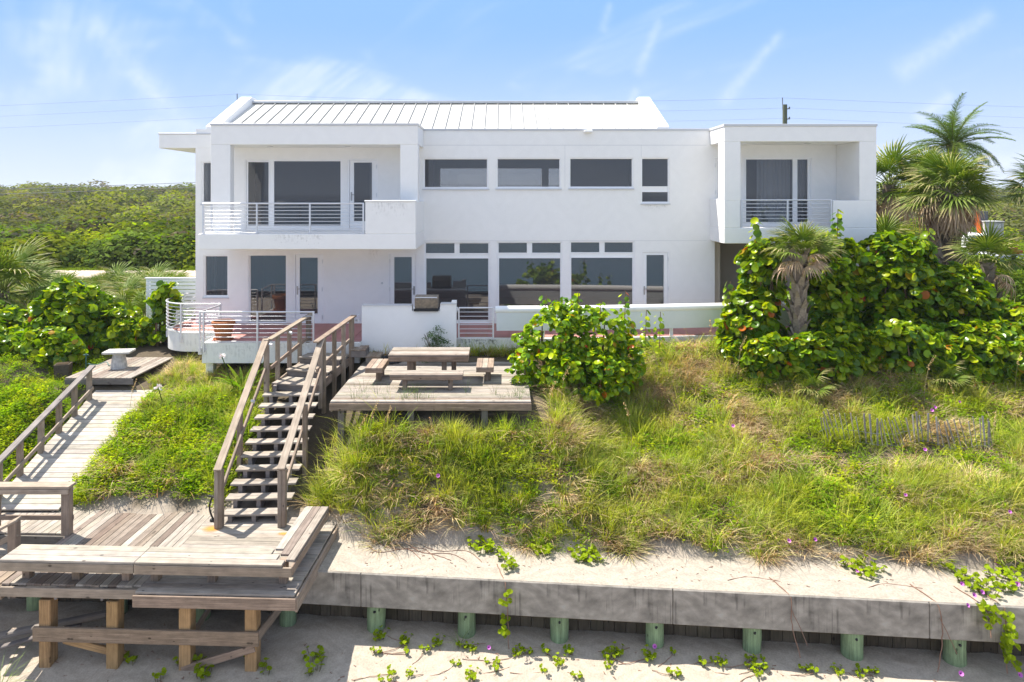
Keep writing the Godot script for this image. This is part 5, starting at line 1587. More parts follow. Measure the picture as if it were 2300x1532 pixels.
# blobs: [centre, radii]; parts: how many of the leaves nearest the viewer's side are parts of their own
func sea_grape(label: String, foot: Vector3, blobs: Array, n: int, size: float, odd: float, parts: int, shoots := []) -> void:
	var t := thing("sea_grape", label, "shrub", foot, 0.0, "sea grape shrubs")
	for k in 9:
		var b = blobs[k % blobs.size()]
		var e: Vector3 = b[0] + Vector3(R(-0.5, 0.5) * b[1].x, R(-0.1, 0.6) * b[1].y, R(-0.5, 0.5) * b[1].z)
		var m := MB.new()
		var s := Vector3(e.x * 0.85 + R(-0.2, 0.2), 0, e.z * 0.85)
		m.tube(PackedVector3Array([s, s.lerp(e, 0.5) + Vector3(R(-0.1, 0.1), 0, R(-0.1, 0.1)), e]), PackedFloat32Array([0.045, 0.032, 0.014]), 6)
		part(t, "branch", m.mesh(), M.stem)
	var area := 0.0
	var cum := []
	for b in blobs:
		area += b[1].x * b[1].y + b[1].y * b[1].z + b[1].x * b[1].z
		cum.append(area)
	var list := []
	var tries := 0
	while list.size() < n and tries < n * 4:
		tries += 1
		var q := R(0, area)
		var i := 0
		while cum[i] < q: i += 1
		var b = blobs[i]
		var u := Vector3(rng.randfn(), rng.randfn(), rng.randfn()).normalized()
		var f := R(0.80, 1.02) if rng.randf() < 0.75 else R(0.35, 0.8)
		f += 0.30 * nz.get_noise_3d(u.x * 70 + i * 90.0, u.y * 70, u.z * 70)
		var tip: Vector3 = b[0] + Vector3(u.x * b[1].x, u.y * b[1].y, u.z * b[1].z) * f
		var deep := false
		for j in blobs.size():
			if j != i:
				var e: Vector3 = (tip - blobs[j][0]) / blobs[j][1]
				if e.length() < 0.6: deep = true
		if deep: continue
		var axis := (u * 0.7 + Vector3(R(-0.5, 0.5), R(0.2, 1.0), R(-0.5, 0.5))).normalized()      # a twig with its leaves
		var sx := axis.cross(Vector3(0.3, 0.1, 1)).normalized(); var sy := axis.cross(sx)
		for k in 7:
			var an := k * 2.4 + R(-0.4, 0.4)
			var out := sx * cos(an) + sy * sin(an)
			var p := tip + axis * (R(-0.3, 0.12) if k else 0.14) * size * 11.0 * 0.16 * 4.0 * 0.3 + out * size * R(0.7, 1.2) * (1.0 if k else 0.2)
			var w := p + foot
			if w.y < gy(w.x, -w.z) + 0.04: continue
			list.append([p, (axis * R(0.2, 1.0) + out * 0.6 + Vector3(R(-0.8, 0.8), R(-0.2, 0.9), R(-0.8, 0.7))).normalized(), u])
	for s in shoots:      # upright shoots: [foot, height]
		var p0: Vector3 = s[0]
		var m := MB.new()
		m.rod(p0, p0 + Vector3(0.03, s[1], 0), 0.010, 5)
		part(t, "shoot", m.mesh(), M.stem)
		for k in int(s[1] / 0.055):
			var a := k * 2.2
			list.append([p0 + Vector3(cos(a) * 0.10, k * 0.055, sin(a) * 0.10), Vector3(cos(a) * 0.8, R(0.2, 1.0), sin(a) * 0.8 + 0.3).normalized(), Vector3(0, 0, 1)])
	list.sort_custom(func(a, b): return a[0].z + a[2].z * 0.6 > b[0].z + b[2].z * 0.6)
	var where := []; var cols := []
	var step := maxi(1, int(list.size() * 0.5 / maxi(parts, 1)))
	var made := 0
	for k in list.size():
		var q = list[k]
		var nrm: Vector3 = q[1]
		var x := Vector3(R(-1, 1), R(-1, 1), R(-1, 1)).cross(nrm).normalized()
		var s := size * R(0.65, 1.15)
		var bs := Basis(x, nrm, x.cross(nrm)).scaled_local(Vector3.ONE * s)
		if k % step == 0 and made < parts:
			made += 1
			var mi := rng.randi() % 12
			if rng.randf() < odd: mi = 12 + rng.randi() % 2
			part(t, "leaf", leaves[k % 3], leaf_mats[mi], q[0], bs)
		else:
			where.append([k % 3, Transform3D(bs, q[0])])
			cols.append(leaf_colour(odd))
	for v in 3:
		var a := []; var c := []
		for k in where.size():
			if where[k][0] == v:
				a.append(where[k][1]); c.append(cols[k])
		many(t, "foliage", leaves[v], M.leaf, a, c)

func bushes() -> void:
	make_leaves()
	var F0 := Vector3(1.92, -0.85, -16.7)
	sea_grape("bright green sea grape bush spilling over the picnic deck corner", F0, [
		[Vector3(-0.60, 1.25, 0.1), Vector3(0.95, 0.85, 0.8)], [Vector3(0.35, 1.30, -0.1), Vector3(0.95, 0.80, 0.8)], [Vector3(-1.05, 0.65, 0.45), Vector3(0.75, 0.75, 0.6)], [Vector3(0.85, 0.75, 0.2), Vector3(0.65, 0.6, 0.6)], [Vector3(0.0, 0.6, 0.75), Vector3(1.0, 0.6, 0.5)], [Vector3(-0.35, 1.75, 0.0), Vector3(0.6, 0.45, 0.5)]],
		4600, 0.072, 0.03, 295, [[Vector3(-0.9, 1.9, 0.1), 0.45], [Vector3(-0.1, 2.05, 0), 0.38], [Vector3(1.05, 1.6, 0.0), 0.85], [Vector3(1.60, 1.1, -0.2), 0.85], [Vector3(1.95, 0.9, -0.2), 1.0], [Vector3(0.45, 1.8, 0.0), 0.40]])
	# the thicket before the right-hand block, as the several shrubs it is made of
	var list := [
		["dark green sea grape under the balcony railing, left of young cabbage palm", Vector3(6.55, -0.5, -18.1), [[Vector3(0, 1.0, 0), Vector3(0.75, 1.1, 0.7)], [Vector3(0.35, 2.3, -0.1), Vector3(0.55, 0.95, 0.5)], [Vector3(-0.25, 0.4, 0.3), Vector3(0.6, 0.5, 0.5)]], 2300, 0.105, 0.024, 200, [[Vector3(0.15, 2.6, 0), 1.25], [Vector3(-0.55, 1.2, 0), 0.95]]],
		["tall sea grape reaching up to the balcony beside the young cabbage palm", Vector3(8.7, -0.45, -18.4), [[Vector3(0, 1.5, 0), Vector3(0.95, 1.45, 0.7)], [Vector3(0.2, 2.6, -0.1), Vector3(0.8, 0.75, 0.55)], [Vector3(-0.5, 0.6, 0.4), Vector3(0.8, 0.7, 0.6)]], 3600, 0.102, 0.018, 230, [[Vector3(0.3, 3.0, 0.0), 1.0], [Vector3(-0.3, 2.6, 0.0), 0.6]]],
		["broad sea grape in the middle of the thicket at the house corner", Vector3(10.6, -0.45, -18.5), [[Vector3(0, 1.5, 0), Vector3(1.15, 1.5, 0.9)], [Vector3(0.1, 2.55, -0.1), Vector3(1.0, 0.8, 0.7)], [Vector3(0, 0.5, 0.6), Vector3(1.2, 0.65, 0.6)]], 4800, 0.102, 0.018, 260, [[Vector3(0.9, 2.9, 0), 0.6]]],
		["sea grape with orange leaves below the shaggy cabbage palm", Vector3(12.4, -0.45, -18.7), [[Vector3(0, 1.15, 0), Vector3(1.15, 1.25, 0.9)], [Vector3(0.0, 1.8, -0.1), Vector3(0.9, 0.7, 0.7)], [Vector3(0.2, 0.45, 0.6), Vector3(1.2, 0.65, 0.6)]], 4000, 0.102, 0.030, 240, []],
		["low sea grape at the picture edge, many leaves turned orange", Vector3(13.9, -0.55, -18.0), [[Vector3(0, 0.7, 0), Vector3(1.2, 0.95, 0.9)], [Vector3(-0.9, 0.5, 0.4), Vector3(0.9, 0.7, 0.6)]], 2800, 0.10, 0.036, 200, []],
		["low front fringe of sea grape above the dune grass", Vector3(9.9, -0.6, -17.45), [[Vector3(-1.2, 0.5, 0), Vector3(0.9, 0.8, 0.5)], [Vector3(0.3, 0.5, 0.1), Vector3(1.1, 0.85, 0.5)], [Vector3(2.0, 0.55, 0), Vector3(1.2, 0.85, 0.5)]], 3900, 0.10, 0.018, 200, []],
		["low sea grape hiding the foot of the young cabbage palm", Vector3(7.5, -0.6, -17.05), [[Vector3(-0.75, 0.35, 0), Vector3(0.75, 0.7, 0.35)], [Vector3(0.35, 0.4, 0.1), Vector3(0.9, 0.75, 0.35)]], 2300, 0.098, 0.018, 150, []],
		["dark sea grape trailing into the dune grass at the picture edge", Vector3(12.4, -0.7, -17.0), [[Vector3(-0.6, 0.4, 0), Vector3(1.0, 0.75, 0.5)], [Vector3(0.8, 0.35, 0), Vector3(1.0, 0.7, 0.5)]], 2500, 0.10, 0.030, 150, []],
		["rounded sea grape in front of the hedge beside stone planter", Vector3(-12.75, -0.85, -19.0), [[Vector3(0, 0.45, 0), Vector3(0.9, 0.6, 0.6)], [Vector3(-0.8, 0.4, 0.1), Vector3(0.7, 0.5, 0.5)]], 1300, 0.105, 0.03, 150, []],
		["low rounded sea grape at picture edge above the herb lawn", Vector3(-14.3, -0.95, -18.7), [[Vector3(0, 0.4, 0), Vector3(0.9, 0.55, 0.6)], [Vector3(-0.9, 0.35, 0.1), Vector3(0.7, 0.5, 0.5)]], 1200, 0.105, 0.02, 130, []],
		["wide dark sea grape hedge behind the ramp and planter", Vector3(-13.4, -0.75, -20.4), [[Vector3(-2.0, 0.6, 0), Vector3(1.4, 0.8, 0.9)], [Vector3(0.5, 0.95, -0.1), Vector3(1.2, 1.15, 0.9)], [Vector3(1.7, 0.55, -0.2), Vector3(0.9, 0.8, 0.7)], [Vector3(-0.6, 0.3, 0.6), Vector3(1.7, 0.6, 0.6)]], 4200, 0.11, 0.015, 280, [[Vector3(0.4, 1.4, 0), 0.6]]],
		["small sea grape climbing before the white slat screen", Vector3(-10.45, -0.7, -20.75), [[Vector3(0, 0.9, 0), Vector3(0.38, 0.95, 0.4)], [Vector3(0.25, 1.5, 0), Vector3(0.35, 0.5, 0.3)]], 420, 0.115, 0.01, 120, [[Vector3(0.05, 1.3, 0), 0.75], [Vector3(0.45, 1.2, 0), 0.6]]],
		["sea grape at the picture edge beside the cabbage palm and hedge", Vector3(-16.3, -0.8, -19.9), [[Vector3(0, 0.5, 0), Vector3(1.2, 0.7, 0.8)], [Vector3(1.0, 0.3, 0.5), Vector3(1.0, 0.5, 0.5)]], 900, 0.11, 0.01, 120, []]]
	leaf_tone = 0.80
	leaf_mats.clear()
	leaves.clear()
	make_leaves()
	for q in list:
		sea_grape(q[0], q[1], q[2], q[3], q[4], q[5], q[6], q[7])

# ---------------------------------------------------------------- grasses and herbs
func grass_mesh(n: int, tall: float, wide: float, lean: float, droop: float, r: float, straw := 0.0) -> ArrayMesh:
	var m := MB.new()
	for i in n:
		var az := R(0, TAU); var a2 := az + R(-0.6, 0.6)
		var p0 := Vector3(cos(az), 0, sin(az)) * r * sqrt(rng.randf())
		var L := tall * R(0.55, 1.1)
		var le := lean * R(0.2, 1.4); var dr := droop * R(0.4, 1.5)
		var out := Vector3(cos(a2), 0, sin(a2))
		var acr := Vector3(-sin(a2), 0, cos(a2))
		var k := R(0.6, 1.35)
		m.tint = Color(k * R(0.9, 1.2), k, k * R(0.8, 1.1))
		if rng.randf() < straw: m.tint = Color(1.9, 1.3, 3.0) * R(0.8, 1.2)
		var prev := p0; var pw := wide * R(0.7, 1.3)
		for s in 4:
			var t := (s + 1) / 4.0
			var p := p0 + Vector3.UP * L * (t - 0.55 * dr * t * t) + out * L * (le * t + dr * 0.75 * t * t)
			var w := wide * (1.0 - t * 0.9)
			if s < 3:
				m.quad(prev - acr * pw, prev + acr * pw, p + acr * w, p - acr * w)
			else:
				m.tri(prev - acr * pw, prev + acr * pw, p)
			prev = p; pw = w
	return m.mesh()
func herb_mesh(n: int, r: float, tall: float, leaf: float) -> ArrayMesh:
	var m := MB.new()
	for i in n:
		var az := R(0, TAU); var q := r * sqrt(rng.randf())
		var p := Vector3(cos(az) * q, tall * R(0.15, 1.0) * (1.0 - 0.5 * q / r), sin(az) * q)
		var nn := Vector3(R(-0.8, 0.8), 1.0, R(-0.8, 0.8)).normalized()
		var x := Vector3(R(-1, 1), 0, R(-1, 1)).cross(nn).normalized()
		var z := x.cross(nn)
		var l := leaf * R(0.6, 1.25)
		var k := R(0.7, 1.3)
		m.tint = Color(k * R(0.9, 1.2), k, k * R(0.8, 1.1))
		m.tri(p - z * l, p + x * l * 0.42 + nn * l * 0.15, p + z * l)
		m.tri(p - z * l, p + z * l, p - x * l * 0.42 + nn * l * 0.15)
	return m.mesh()
func free_ground(x: float, d: float) -> bool:
	var s := d - wall_d(x)
	if s < 1.22 + 0.5 * nz2.get_noise_2d(x * 16.0, d * 4.0): return false
	if x > -3.8 and x < 1.05 and d > 14.55 and d < 18.5: return false
	if x > -5.75 and x < -4.15 and d > 12.9 and d < 16.5: return false
	if x > -6.0 and x < -3.45 and d > 16.2 and d < 18.4: return false
	if x > -8.45 and x < -3.2 and d < (14.1 if x < -5.85 else 13.68): return false
	if x > -10.6 and x < -9.0 and d > 12.7 and d < 17.6: return false
	if x < -8.2 and x > -10.7 and d < 14.05: return false
	if x > -11.3 and x < -9.5 and d > 17.45 and d < 20.4: return false
	if x > -8.05 and x < -3.7 and d > 18.6: return false
	if x >= -3.7 and d > 18.75: return false
	if x > -10.0 and d > 19.6: return false
	return true
func scatter(n: int, x0: float, x1: float, d0: float, d1: float, want: Callable) -> Array:
	var a := []
	for k in n:
		var x := R(x0, x1); var d := R(d0, d1)
		var gap := 0.25 + 0.75 * smoothstep(-0.22, 0.12, nz2.get_noise_2d(x * 52.0 + 17.0, d * 60.0))
		if x < -10.2: gap = 1.0
		if free_ground(x, d) and rng.randf() < want.call(x, d) * gap:
			a.append(Vector2(x, d))
	return a
func planting() -> void:
	# three kinds of tuft, each in several shapes
	var fresh := [grass_mesh(28, 0.38, 0.0062, 0.40, 0.45, 0.09, 0.2), grass_mesh(30, 0.48, 0.006, 0.30, 0.40, 0.07, 0.12), grass_mesh(24, 0.34, 0.007, 0.60, 0.7, 0.12, 0.35), grass_mesh(18, 0.60, 0.006, 0.35, 0.65, 0.05, 0.1)]
	var tan := [grass_mesh(28, 0.34, 0.0065, 0.65, 0.9, 0.12), grass_mesh(30, 0.28, 0.007, 1.0, 0.8, 0.15), grass_mesh(24, 0.42, 0.006, 0.55, 0.9, 0.08)]
	var herb := [herb_mesh(46, 0.20, 0.26, 0.034), herb_mesh(60, 0.26, 0.17, 0.030), herb_mesh(36, 0.14, 0.34, 0.038)]
	var g := thing("dune_grass", "", "")
	g.set_meta("kind", "stuff")
	var patch := func(x: float, d: float) -> float: return nz.get_noise_2d(x * 11.0 + 300.0, d * 13.0)
	var herby := func(x: float, d: float) -> float:
		var h: float = smoothstep(0.02, 0.30, nz2.get_noise_2d(x * 7.0, d * 8.0 + 70.0))
		h = maxf(h, 0.85 * exp(-pow((x - 10.0) / 2.2, 2.0) - pow((d - 16.0) / 1.0, 2.0)))
		if x < -5.6: h = maxf(h, smoothstep(17.8, 16.0, d) * 0.75)
		if x < -10.4: h = 1.0
		return h
	var bare := func(x: float, d: float) -> float:
		var b := 1.0 - 0.75 * exp(-pow((x + 2.5) / 0.8, 2.0) - pow((d - 13.3) / 0.4, 2.0))
		if x > 7.0 and x < 10.7 and d > 14.2 and d < 15.05: b *= 0.22
		b *= 1.0 - 0.7 * exp(-pow((x - 6.6) / 0.7, 2.0) - pow((d - 13.6) / 0.5, 2.0))
		return b
	var put := func(shapes: Array, pts: Array, called: String, mt: Material, tint: Callable, lo: float, hi: float) -> void:
		for v in shapes.size():
			var where := []; var cols := []
			for k in range(v, pts.size(), shapes.size()):
				var p: Vector2 = pts[k]
				var sz := 0.6 if p.y > 17.0 and p.x < -4.0 else (1.0)
				if p.y > 13.6 and p.y < 14.6 and p.x < 1.0 and p.x > -3.7 and called == "green_grass": sz = R(1.1, 1.5) if p.x < -2.3 and p.y > 13.9 else R(0.7, 1.2)
				var b := Basis(Vector3.UP, R(0, TAU)).scaled_local(Vector3.ONE * R(lo, hi) * sz * Vector3(1, R(0.8, 1.2), 1))
				b = Basis(Vector3(R(-1, 1), 0, R(-1, 1)).normalized(), R(0, 0.25)) * b
				where.append(Transform3D(b, Vector3(p.x, gy(p.x, p.y) - 0.015, -p.y)))
				cols.append(tint.call(p))
			many(g, called, shapes[v], mt, where, cols)
	var green := func(p: Vector2) -> Color:
		var q := rng.randf() + 0.8 * nz2.get_noise_2d(p.x * 20.0, p.y * 20.0)
		if q < 0.35: return col(0.45, 0.50, 0.05, 0.35)
		if q < 0.7: return col(0.31, 0.40, 0.07, 0.4)
		return col(0.55, 0.54, 0.11, 0.3)
	var straw := func(_p: Vector2) -> Color: return col(0.74, 0.60, 0.34, 0.25) if rng.randf() < 0.65 else col(0.44, 0.33, 0.22, 0.35)
	var lush := func(p: Vector2) -> Color: return col(0.26, 0.40, 0.015, 0.35) if nz.get_noise_2d(p.x * 30.0, p.y * 30.0) < 0.1 else col(0.46, 0.53, 0.02, 0.35)
	var a := scatter(30000, -3.9, 14.5, 12.0, 19.2, func(x, d): return (0.36 - 0.28 * herby.call(x, d) + 0.7 * patch.call(x, d) + 0.22 * (1.0 - smoothstep(2.2, 3.6, d - wall_d(x)))) * bare.call(x, d))
	a += scatter(4000, -9.3, -5.5, 13.9, 19.6, func(x, d): return 0.50 - 0.40 * herby.call(x, d) + 0.5 * patch.call(x, d))
	a += scatter(700, -3.8, 1.2, 13.7, 14.56, func(_x, _d): return 0.5)
	put.call(fresh, a, "green_grass", M.grass, green, 0.6, 1.35)
	a = scatter(27000, -3.9, 14.5, 12.0, 18.9, func(x, d): return (0.36 + 0.10 * smoothstep(15.0, 16.5, d) - 0.25 * herby.call(x, d) - 0.8 * patch.call(x, d) - 0.12 * (1.0 - smoothstep(2.2, 3.6, d - wall_d(x)))) * bare.call(x, d) + (0.25 if d - wall_d(x) < 1.8 else 0.0))
	a += scatter(3600, -9.3, -5.5, 13.9, 19.6, func(x, d): return 0.25 + 0.3 * smoothstep(16.5, 18.5, d) - 0.2 * herby.call(x, d) - 0.6 * patch.call(x, d))
	put.call(tan, a, "dry_grass", M.dry, straw, 0.6, 1.35)
	a = scatter(11000, -3.9, 14.5, 12.6, 18.9, func(x, d): return (0.22 + 0.8 * herby.call(x, d)) * (0.6 if d > 14.2 and d < 15.05 and x > 7.0 and x < 10.7 else 1.0))
	a += scatter(3600, -9.3, -5.5, 13.9, 18.4, func(x, d): return 0.10 + 0.9 * herby.call(x, d))
	a += scatter(5200, -16.5, -10.3, 13.0, 20.0, func(x, d): return 0.95)
	put.call(herb, a, "ground_herbs", M.herb, lush, 0.7, 1.35)
	tag(g, "mixed green and straw coloured dune grass with low herbs on slope", "grass", "", "stuff")
	# grass that came up between the boards of the picnic deck
	var dk := thing("deck_weeds", "thin grass growing up between the picnic deck boards", "grass")
	dk.set_meta("kind", "stuff")
	var thin := grass_mesh(9, 0.5, 0.0045, 0.5, 0.8, 0.10)
	var where := []; var cols := []
	for k in 26:
		var x := R(-3.3, 0.6); var d := R(14.75, 15.4)
		where.append(Transform3D(Basis(Vector3.UP, R(0, TAU)).scaled_local(Vector3.ONE * R(0.5, 1.0)), Vector3(x, PD, -d))); cols.append(col(0.13, 0.19, 0.06))
	many(dk, "weed", thin, M.grass, where, cols)
	# sea oats with heavy seed heads
	var so := thing("sea_oats", "", "grass", Vector3.ZERO, 0.0, "sea oats stalks on the dune")
	var m := MB.new()
	m.tint = Color(0.42, 0.36, 0.18)
	m.tube(PackedVector3Array([Vector3(), Vector3(0.03, 0.5, 0), Vector3(0.10, 0.95, 0.02), Vector3(0.20, 1.18, 0.03)]), PackedFloat32Array([0.005, 0.0045, 0.004, 0.003]), 5)
	part(so, "stalk", m.mesh(), M.dry)
	m = MB.new()
	for k in 34:
		var t := k / 33.0
		m.tint = col(0.50, 0.36, 0.19, 0.2)
		var p := Vector3(0.08 + 0.16 * t, 0.86 + 0.36 * t - 0.05 * t * t, 0.02)
		var o := Vector3(R(-1, 1), R(-0.7, 0.3), R(-1, 1)).normalized() * 0.05 * (1.0 - 0.5 * t)
		var s := o.cross(Vector3(R(-1, 1), 1, 0)).normalized() * 0.012
		m.quad(p, p + o * 0.5 + s, p + o, p + o * 0.5 - s)
	part(so, "seed_head", m.mesh(), M.dry)
	var oats := [[800, 990, 14.0], [826, 985, 14.1], [868, 970, 14.2], [858, 985, 14.15], [1480, 790, 16.6], [1556, 760, 17.6], [1586, 768, 17.6], [1600, 770, 17.7], [1330, 760, 16.2], [1345, 800, 15.8], [1258, 930, 15.0], [1675, 795, 17.4], [1655, 800, 17.0], [2075, 870, 16.2], [2280, 860, 16.5], [1230, 985, 14.4], [2230, 1010, 14.4], [1420, 960, 14.7], [980, 1010, 13.9], [290, 960, 16.1], [1760, 900, 15.8], [2150, 900, 15.6]]
	for k in oats.size():
		var q = oats[k]
		var x := X(q[0], q[2])
		var at := Vector3(x, gy(x, q[2]), -q[2])
		var lab: String = "stalk of sea oats with drooping seed head " + ("in front of picnic deck" if q[0] > 700 and q[0] < 1100 else ("by the ramp" if q[0] < 700 else ("before the centre sea grape bush" if q[0] < 1460 else ("standing before the pale parapet" if q[0] < 1700 else ("near the sand fence" if q[1] > 890 else "in front of the dark sea grape thicket")))))
		if k == 0: so.position = at; so.set_meta("label", lab)
		else: copy(so, lab, at, R(0, TAU), R(0.75, 1.1))
	strap_plants()
	vines()
	scrub()

func strap_plant(label: String, at: Vector3, n: int, L: float, heads: Array) -> void:
	var t := thing("crinum_lily", label, "plant", at)
	for i in n:
		var m := MB.new()
		var az := i * 2.399; var le := R(0.25, 0.85); var l := L * R(0.75, 1.1)
		var out := Vector3(cos(az), 0, sin(az)); var acr := Vector3(-sin(az), 0, cos(az))
		m.tint = col(0.15, 0.25, 0.02, 0.25) if i % 4 else col(0.26, 0.33, 0.03)
		var prev := Vector3(); var pw := 0.03
		for s in 6:
			var k := (s + 1) / 6.0
			var p := out * l * (le * k + 0.35 * k * k) + Vector3.UP * l * (0.95 * k - 0.55 * le * k * k * 1.3)
			var w := 0.055 * sin(PI * clampf(0.25 + k * 0.72, 0, 1)) * L
			var f := Vector3.UP * 0.25
			m.quad(prev - acr * pw + f * pw, prev, p, p - acr * w + f * w)
			m.quad(prev, prev + acr * pw + f * pw, p + acr * w + f * w, p)
			prev = p; pw = w
		part(t, "leaf", m.mesh(), M.herb)
	for h in heads:
		var m := MB.new()
		m.tint = Color(0.12, 0.18, 0.03)
		m.rod(Vector3(h.x * 0.3, 0, h.z * 0.3), h, 0.012, 6)
		part(t, "flower_stem", m.mesh(), M.herb)
		m = MB.new()
		for k in 40:
			m.tint = col(0.80, 0.80, 0.72, 0.1)
			var o := Vector3(rng.randfn(), rng.randfn() * 0.7 + 0.3, rng.randfn()).normalized() * R(0.07, 0.12)
			var s := o.cross(Vector3(R(-1, 1), R(-1, 1), 1)).normalized() * 0.014
			m.quad(h + o * 0.2, h + o * 0.6 + s, h + o, h + o * 0.6 - s)
		part(t, "blossom", m.mesh(), M.petal)
func strap_plants() -> void:
	strap_plant("crinum lily with white flower head and strap leaves before the terrace edge", Vector3(X(545, 17.2), gy(X(545, 17.2), 17.2), -17.2), 26, 0.95, [Vector3(-0.42, 1.02, 0.25), Vector3(0.62, 0.98, 0.1)])
	strap_plant("small crinum lily with cream flower head among grass by the ramp", Vector3(X(375, 16.6), gy(X(375, 16.6), 16.6), -16.6), 11, 0.5, [Vector3(-0.16, 0.55, 0.1)])
	var t := thing("wall_shrub", "small blue green shrub growing against the barbecue wall", "shrub", Vector3(X(980, 18.2), -0.62, -18.2))
	var where := []; var cols := []
	var m := MB.new()
	for k in 9:
		m.rod(Vector3(R(-0.05, 0.05), 0, 0), Vector3(R(-0.35, 0.35), R(0.5, 0.95), R(-0.15, 0.2)), 0.006, 5)
	part(t, "stems", m.mesh(), M.stem)
	var lf := herb_mesh(22, 0.10, 0.10, 0.028)
	for k in 90:
		var u := Vector3(rng.randfn() * 0.17, 0, rng.randfn() * 0.12)
		where.append(Transform3D(Basis(Vector3.UP, R(0, TAU)), Vector3(u.x, R(0.1, 1.02) * (1.0 - 0.9 * absf(u.x)), u.z))); cols.append(col(0.075, 0.16, 0.045))
	many(t, "foliage", lf, M.herb, where, cols)

# ---------------------------------------------------------------- beach vines
func sprig_mesh(n: int, r: float) -> ArrayMesh:
	var m := MB.new()
	for i in n:
		var az := R(0, TAU); var q := r * R(0.1, 1.0)
		var p := Vector3(cos(az) * q, R(0.05, 0.16), sin(az) * q)
		m.tint = Color(0.20, 0.16, 0.06)
		m.rod(Vector3(p.x * 0.7, 0, p.z * 0.7), p, 0.004, 4)
		m.tint = col(0.32, 0.42, 0.015, 0.3)
		var nn := Vector3(R(-0.7, 0.7), 1, R(-0.5, 0.8)).normalized()
		var x := Vector3(R(-1, 1), 0, R(-1, 1)).cross(nn).normalized()
		var z := x.cross(nn)
		for s in [-1.0, 1.0]:      # two lobes
			var prev := p
			for k in 5:
				var a := PI * k / 4.0
				var e: Vector3 = p + x * s * (0.045 * sin(a) + 0.004) + z * (0.045 * -cos(a) + 0.01) + nn * 0.014 * sin(a)
				if k > 0:
					if s > 0: m.tri(p, prev, e)
					else: m.tri(p, e, prev)
				prev = e
	return m.mesh()
func flower_mesh() -> ArrayMesh:
	var m := MB.new()
	for k in 10:
		var a := TAU * k / 10.0; var b := TAU * (k + 1) / 10.0
		m.tint = Color(0.50, 0.16, 0.48)
		m.quad(Vector3(cos(a) * 0.012, 0, sin(a) * 0.012), Vector3(cos(a) * 0.04, 0.025, sin(a) * 0.04), Vector3(cos(b) * 0.04, 0.025, sin(b) * 0.04), Vector3(cos(b) * 0.012, 0, sin(b) * 0.012))
		m.tint = Color(0.22, 0.03, 0.22)
		m.tri(Vector3(0, -0.01, 0), Vector3(cos(a) * 0.012, 0, sin(a) * 0.012), Vector3(cos(b) * 0.012, 0, sin(b) * 0.012))
	return m.mesh()
func runner(parent: Node, pts: Array, r: float) -> void:
	var m := MB.new()
	var c := Curve3D.new()
	for k in pts.size():
		var d: Vector3 = (pts[mini(k + 1, pts.size() - 1)] - pts[maxi(k - 1, 0)]) / 6.0
		c.add_point(pts[k], -d, d)
	var q := PackedVector3Array(); var rad := PackedFloat32Array()
	var L := c.get_baked_length()
	var n := maxi(6, int(L / 0.08))
	for k in n + 1:
		q.append(c.sample_baked(L * k / n) + Vector3(R(-0.008, 0.008), R(-0.004, 0.006), R(-0.008, 0.008))); rad.append(r)
	m.tube(q, rad, 5)
	part(parent, "runner", m.mesh(), M.vine)
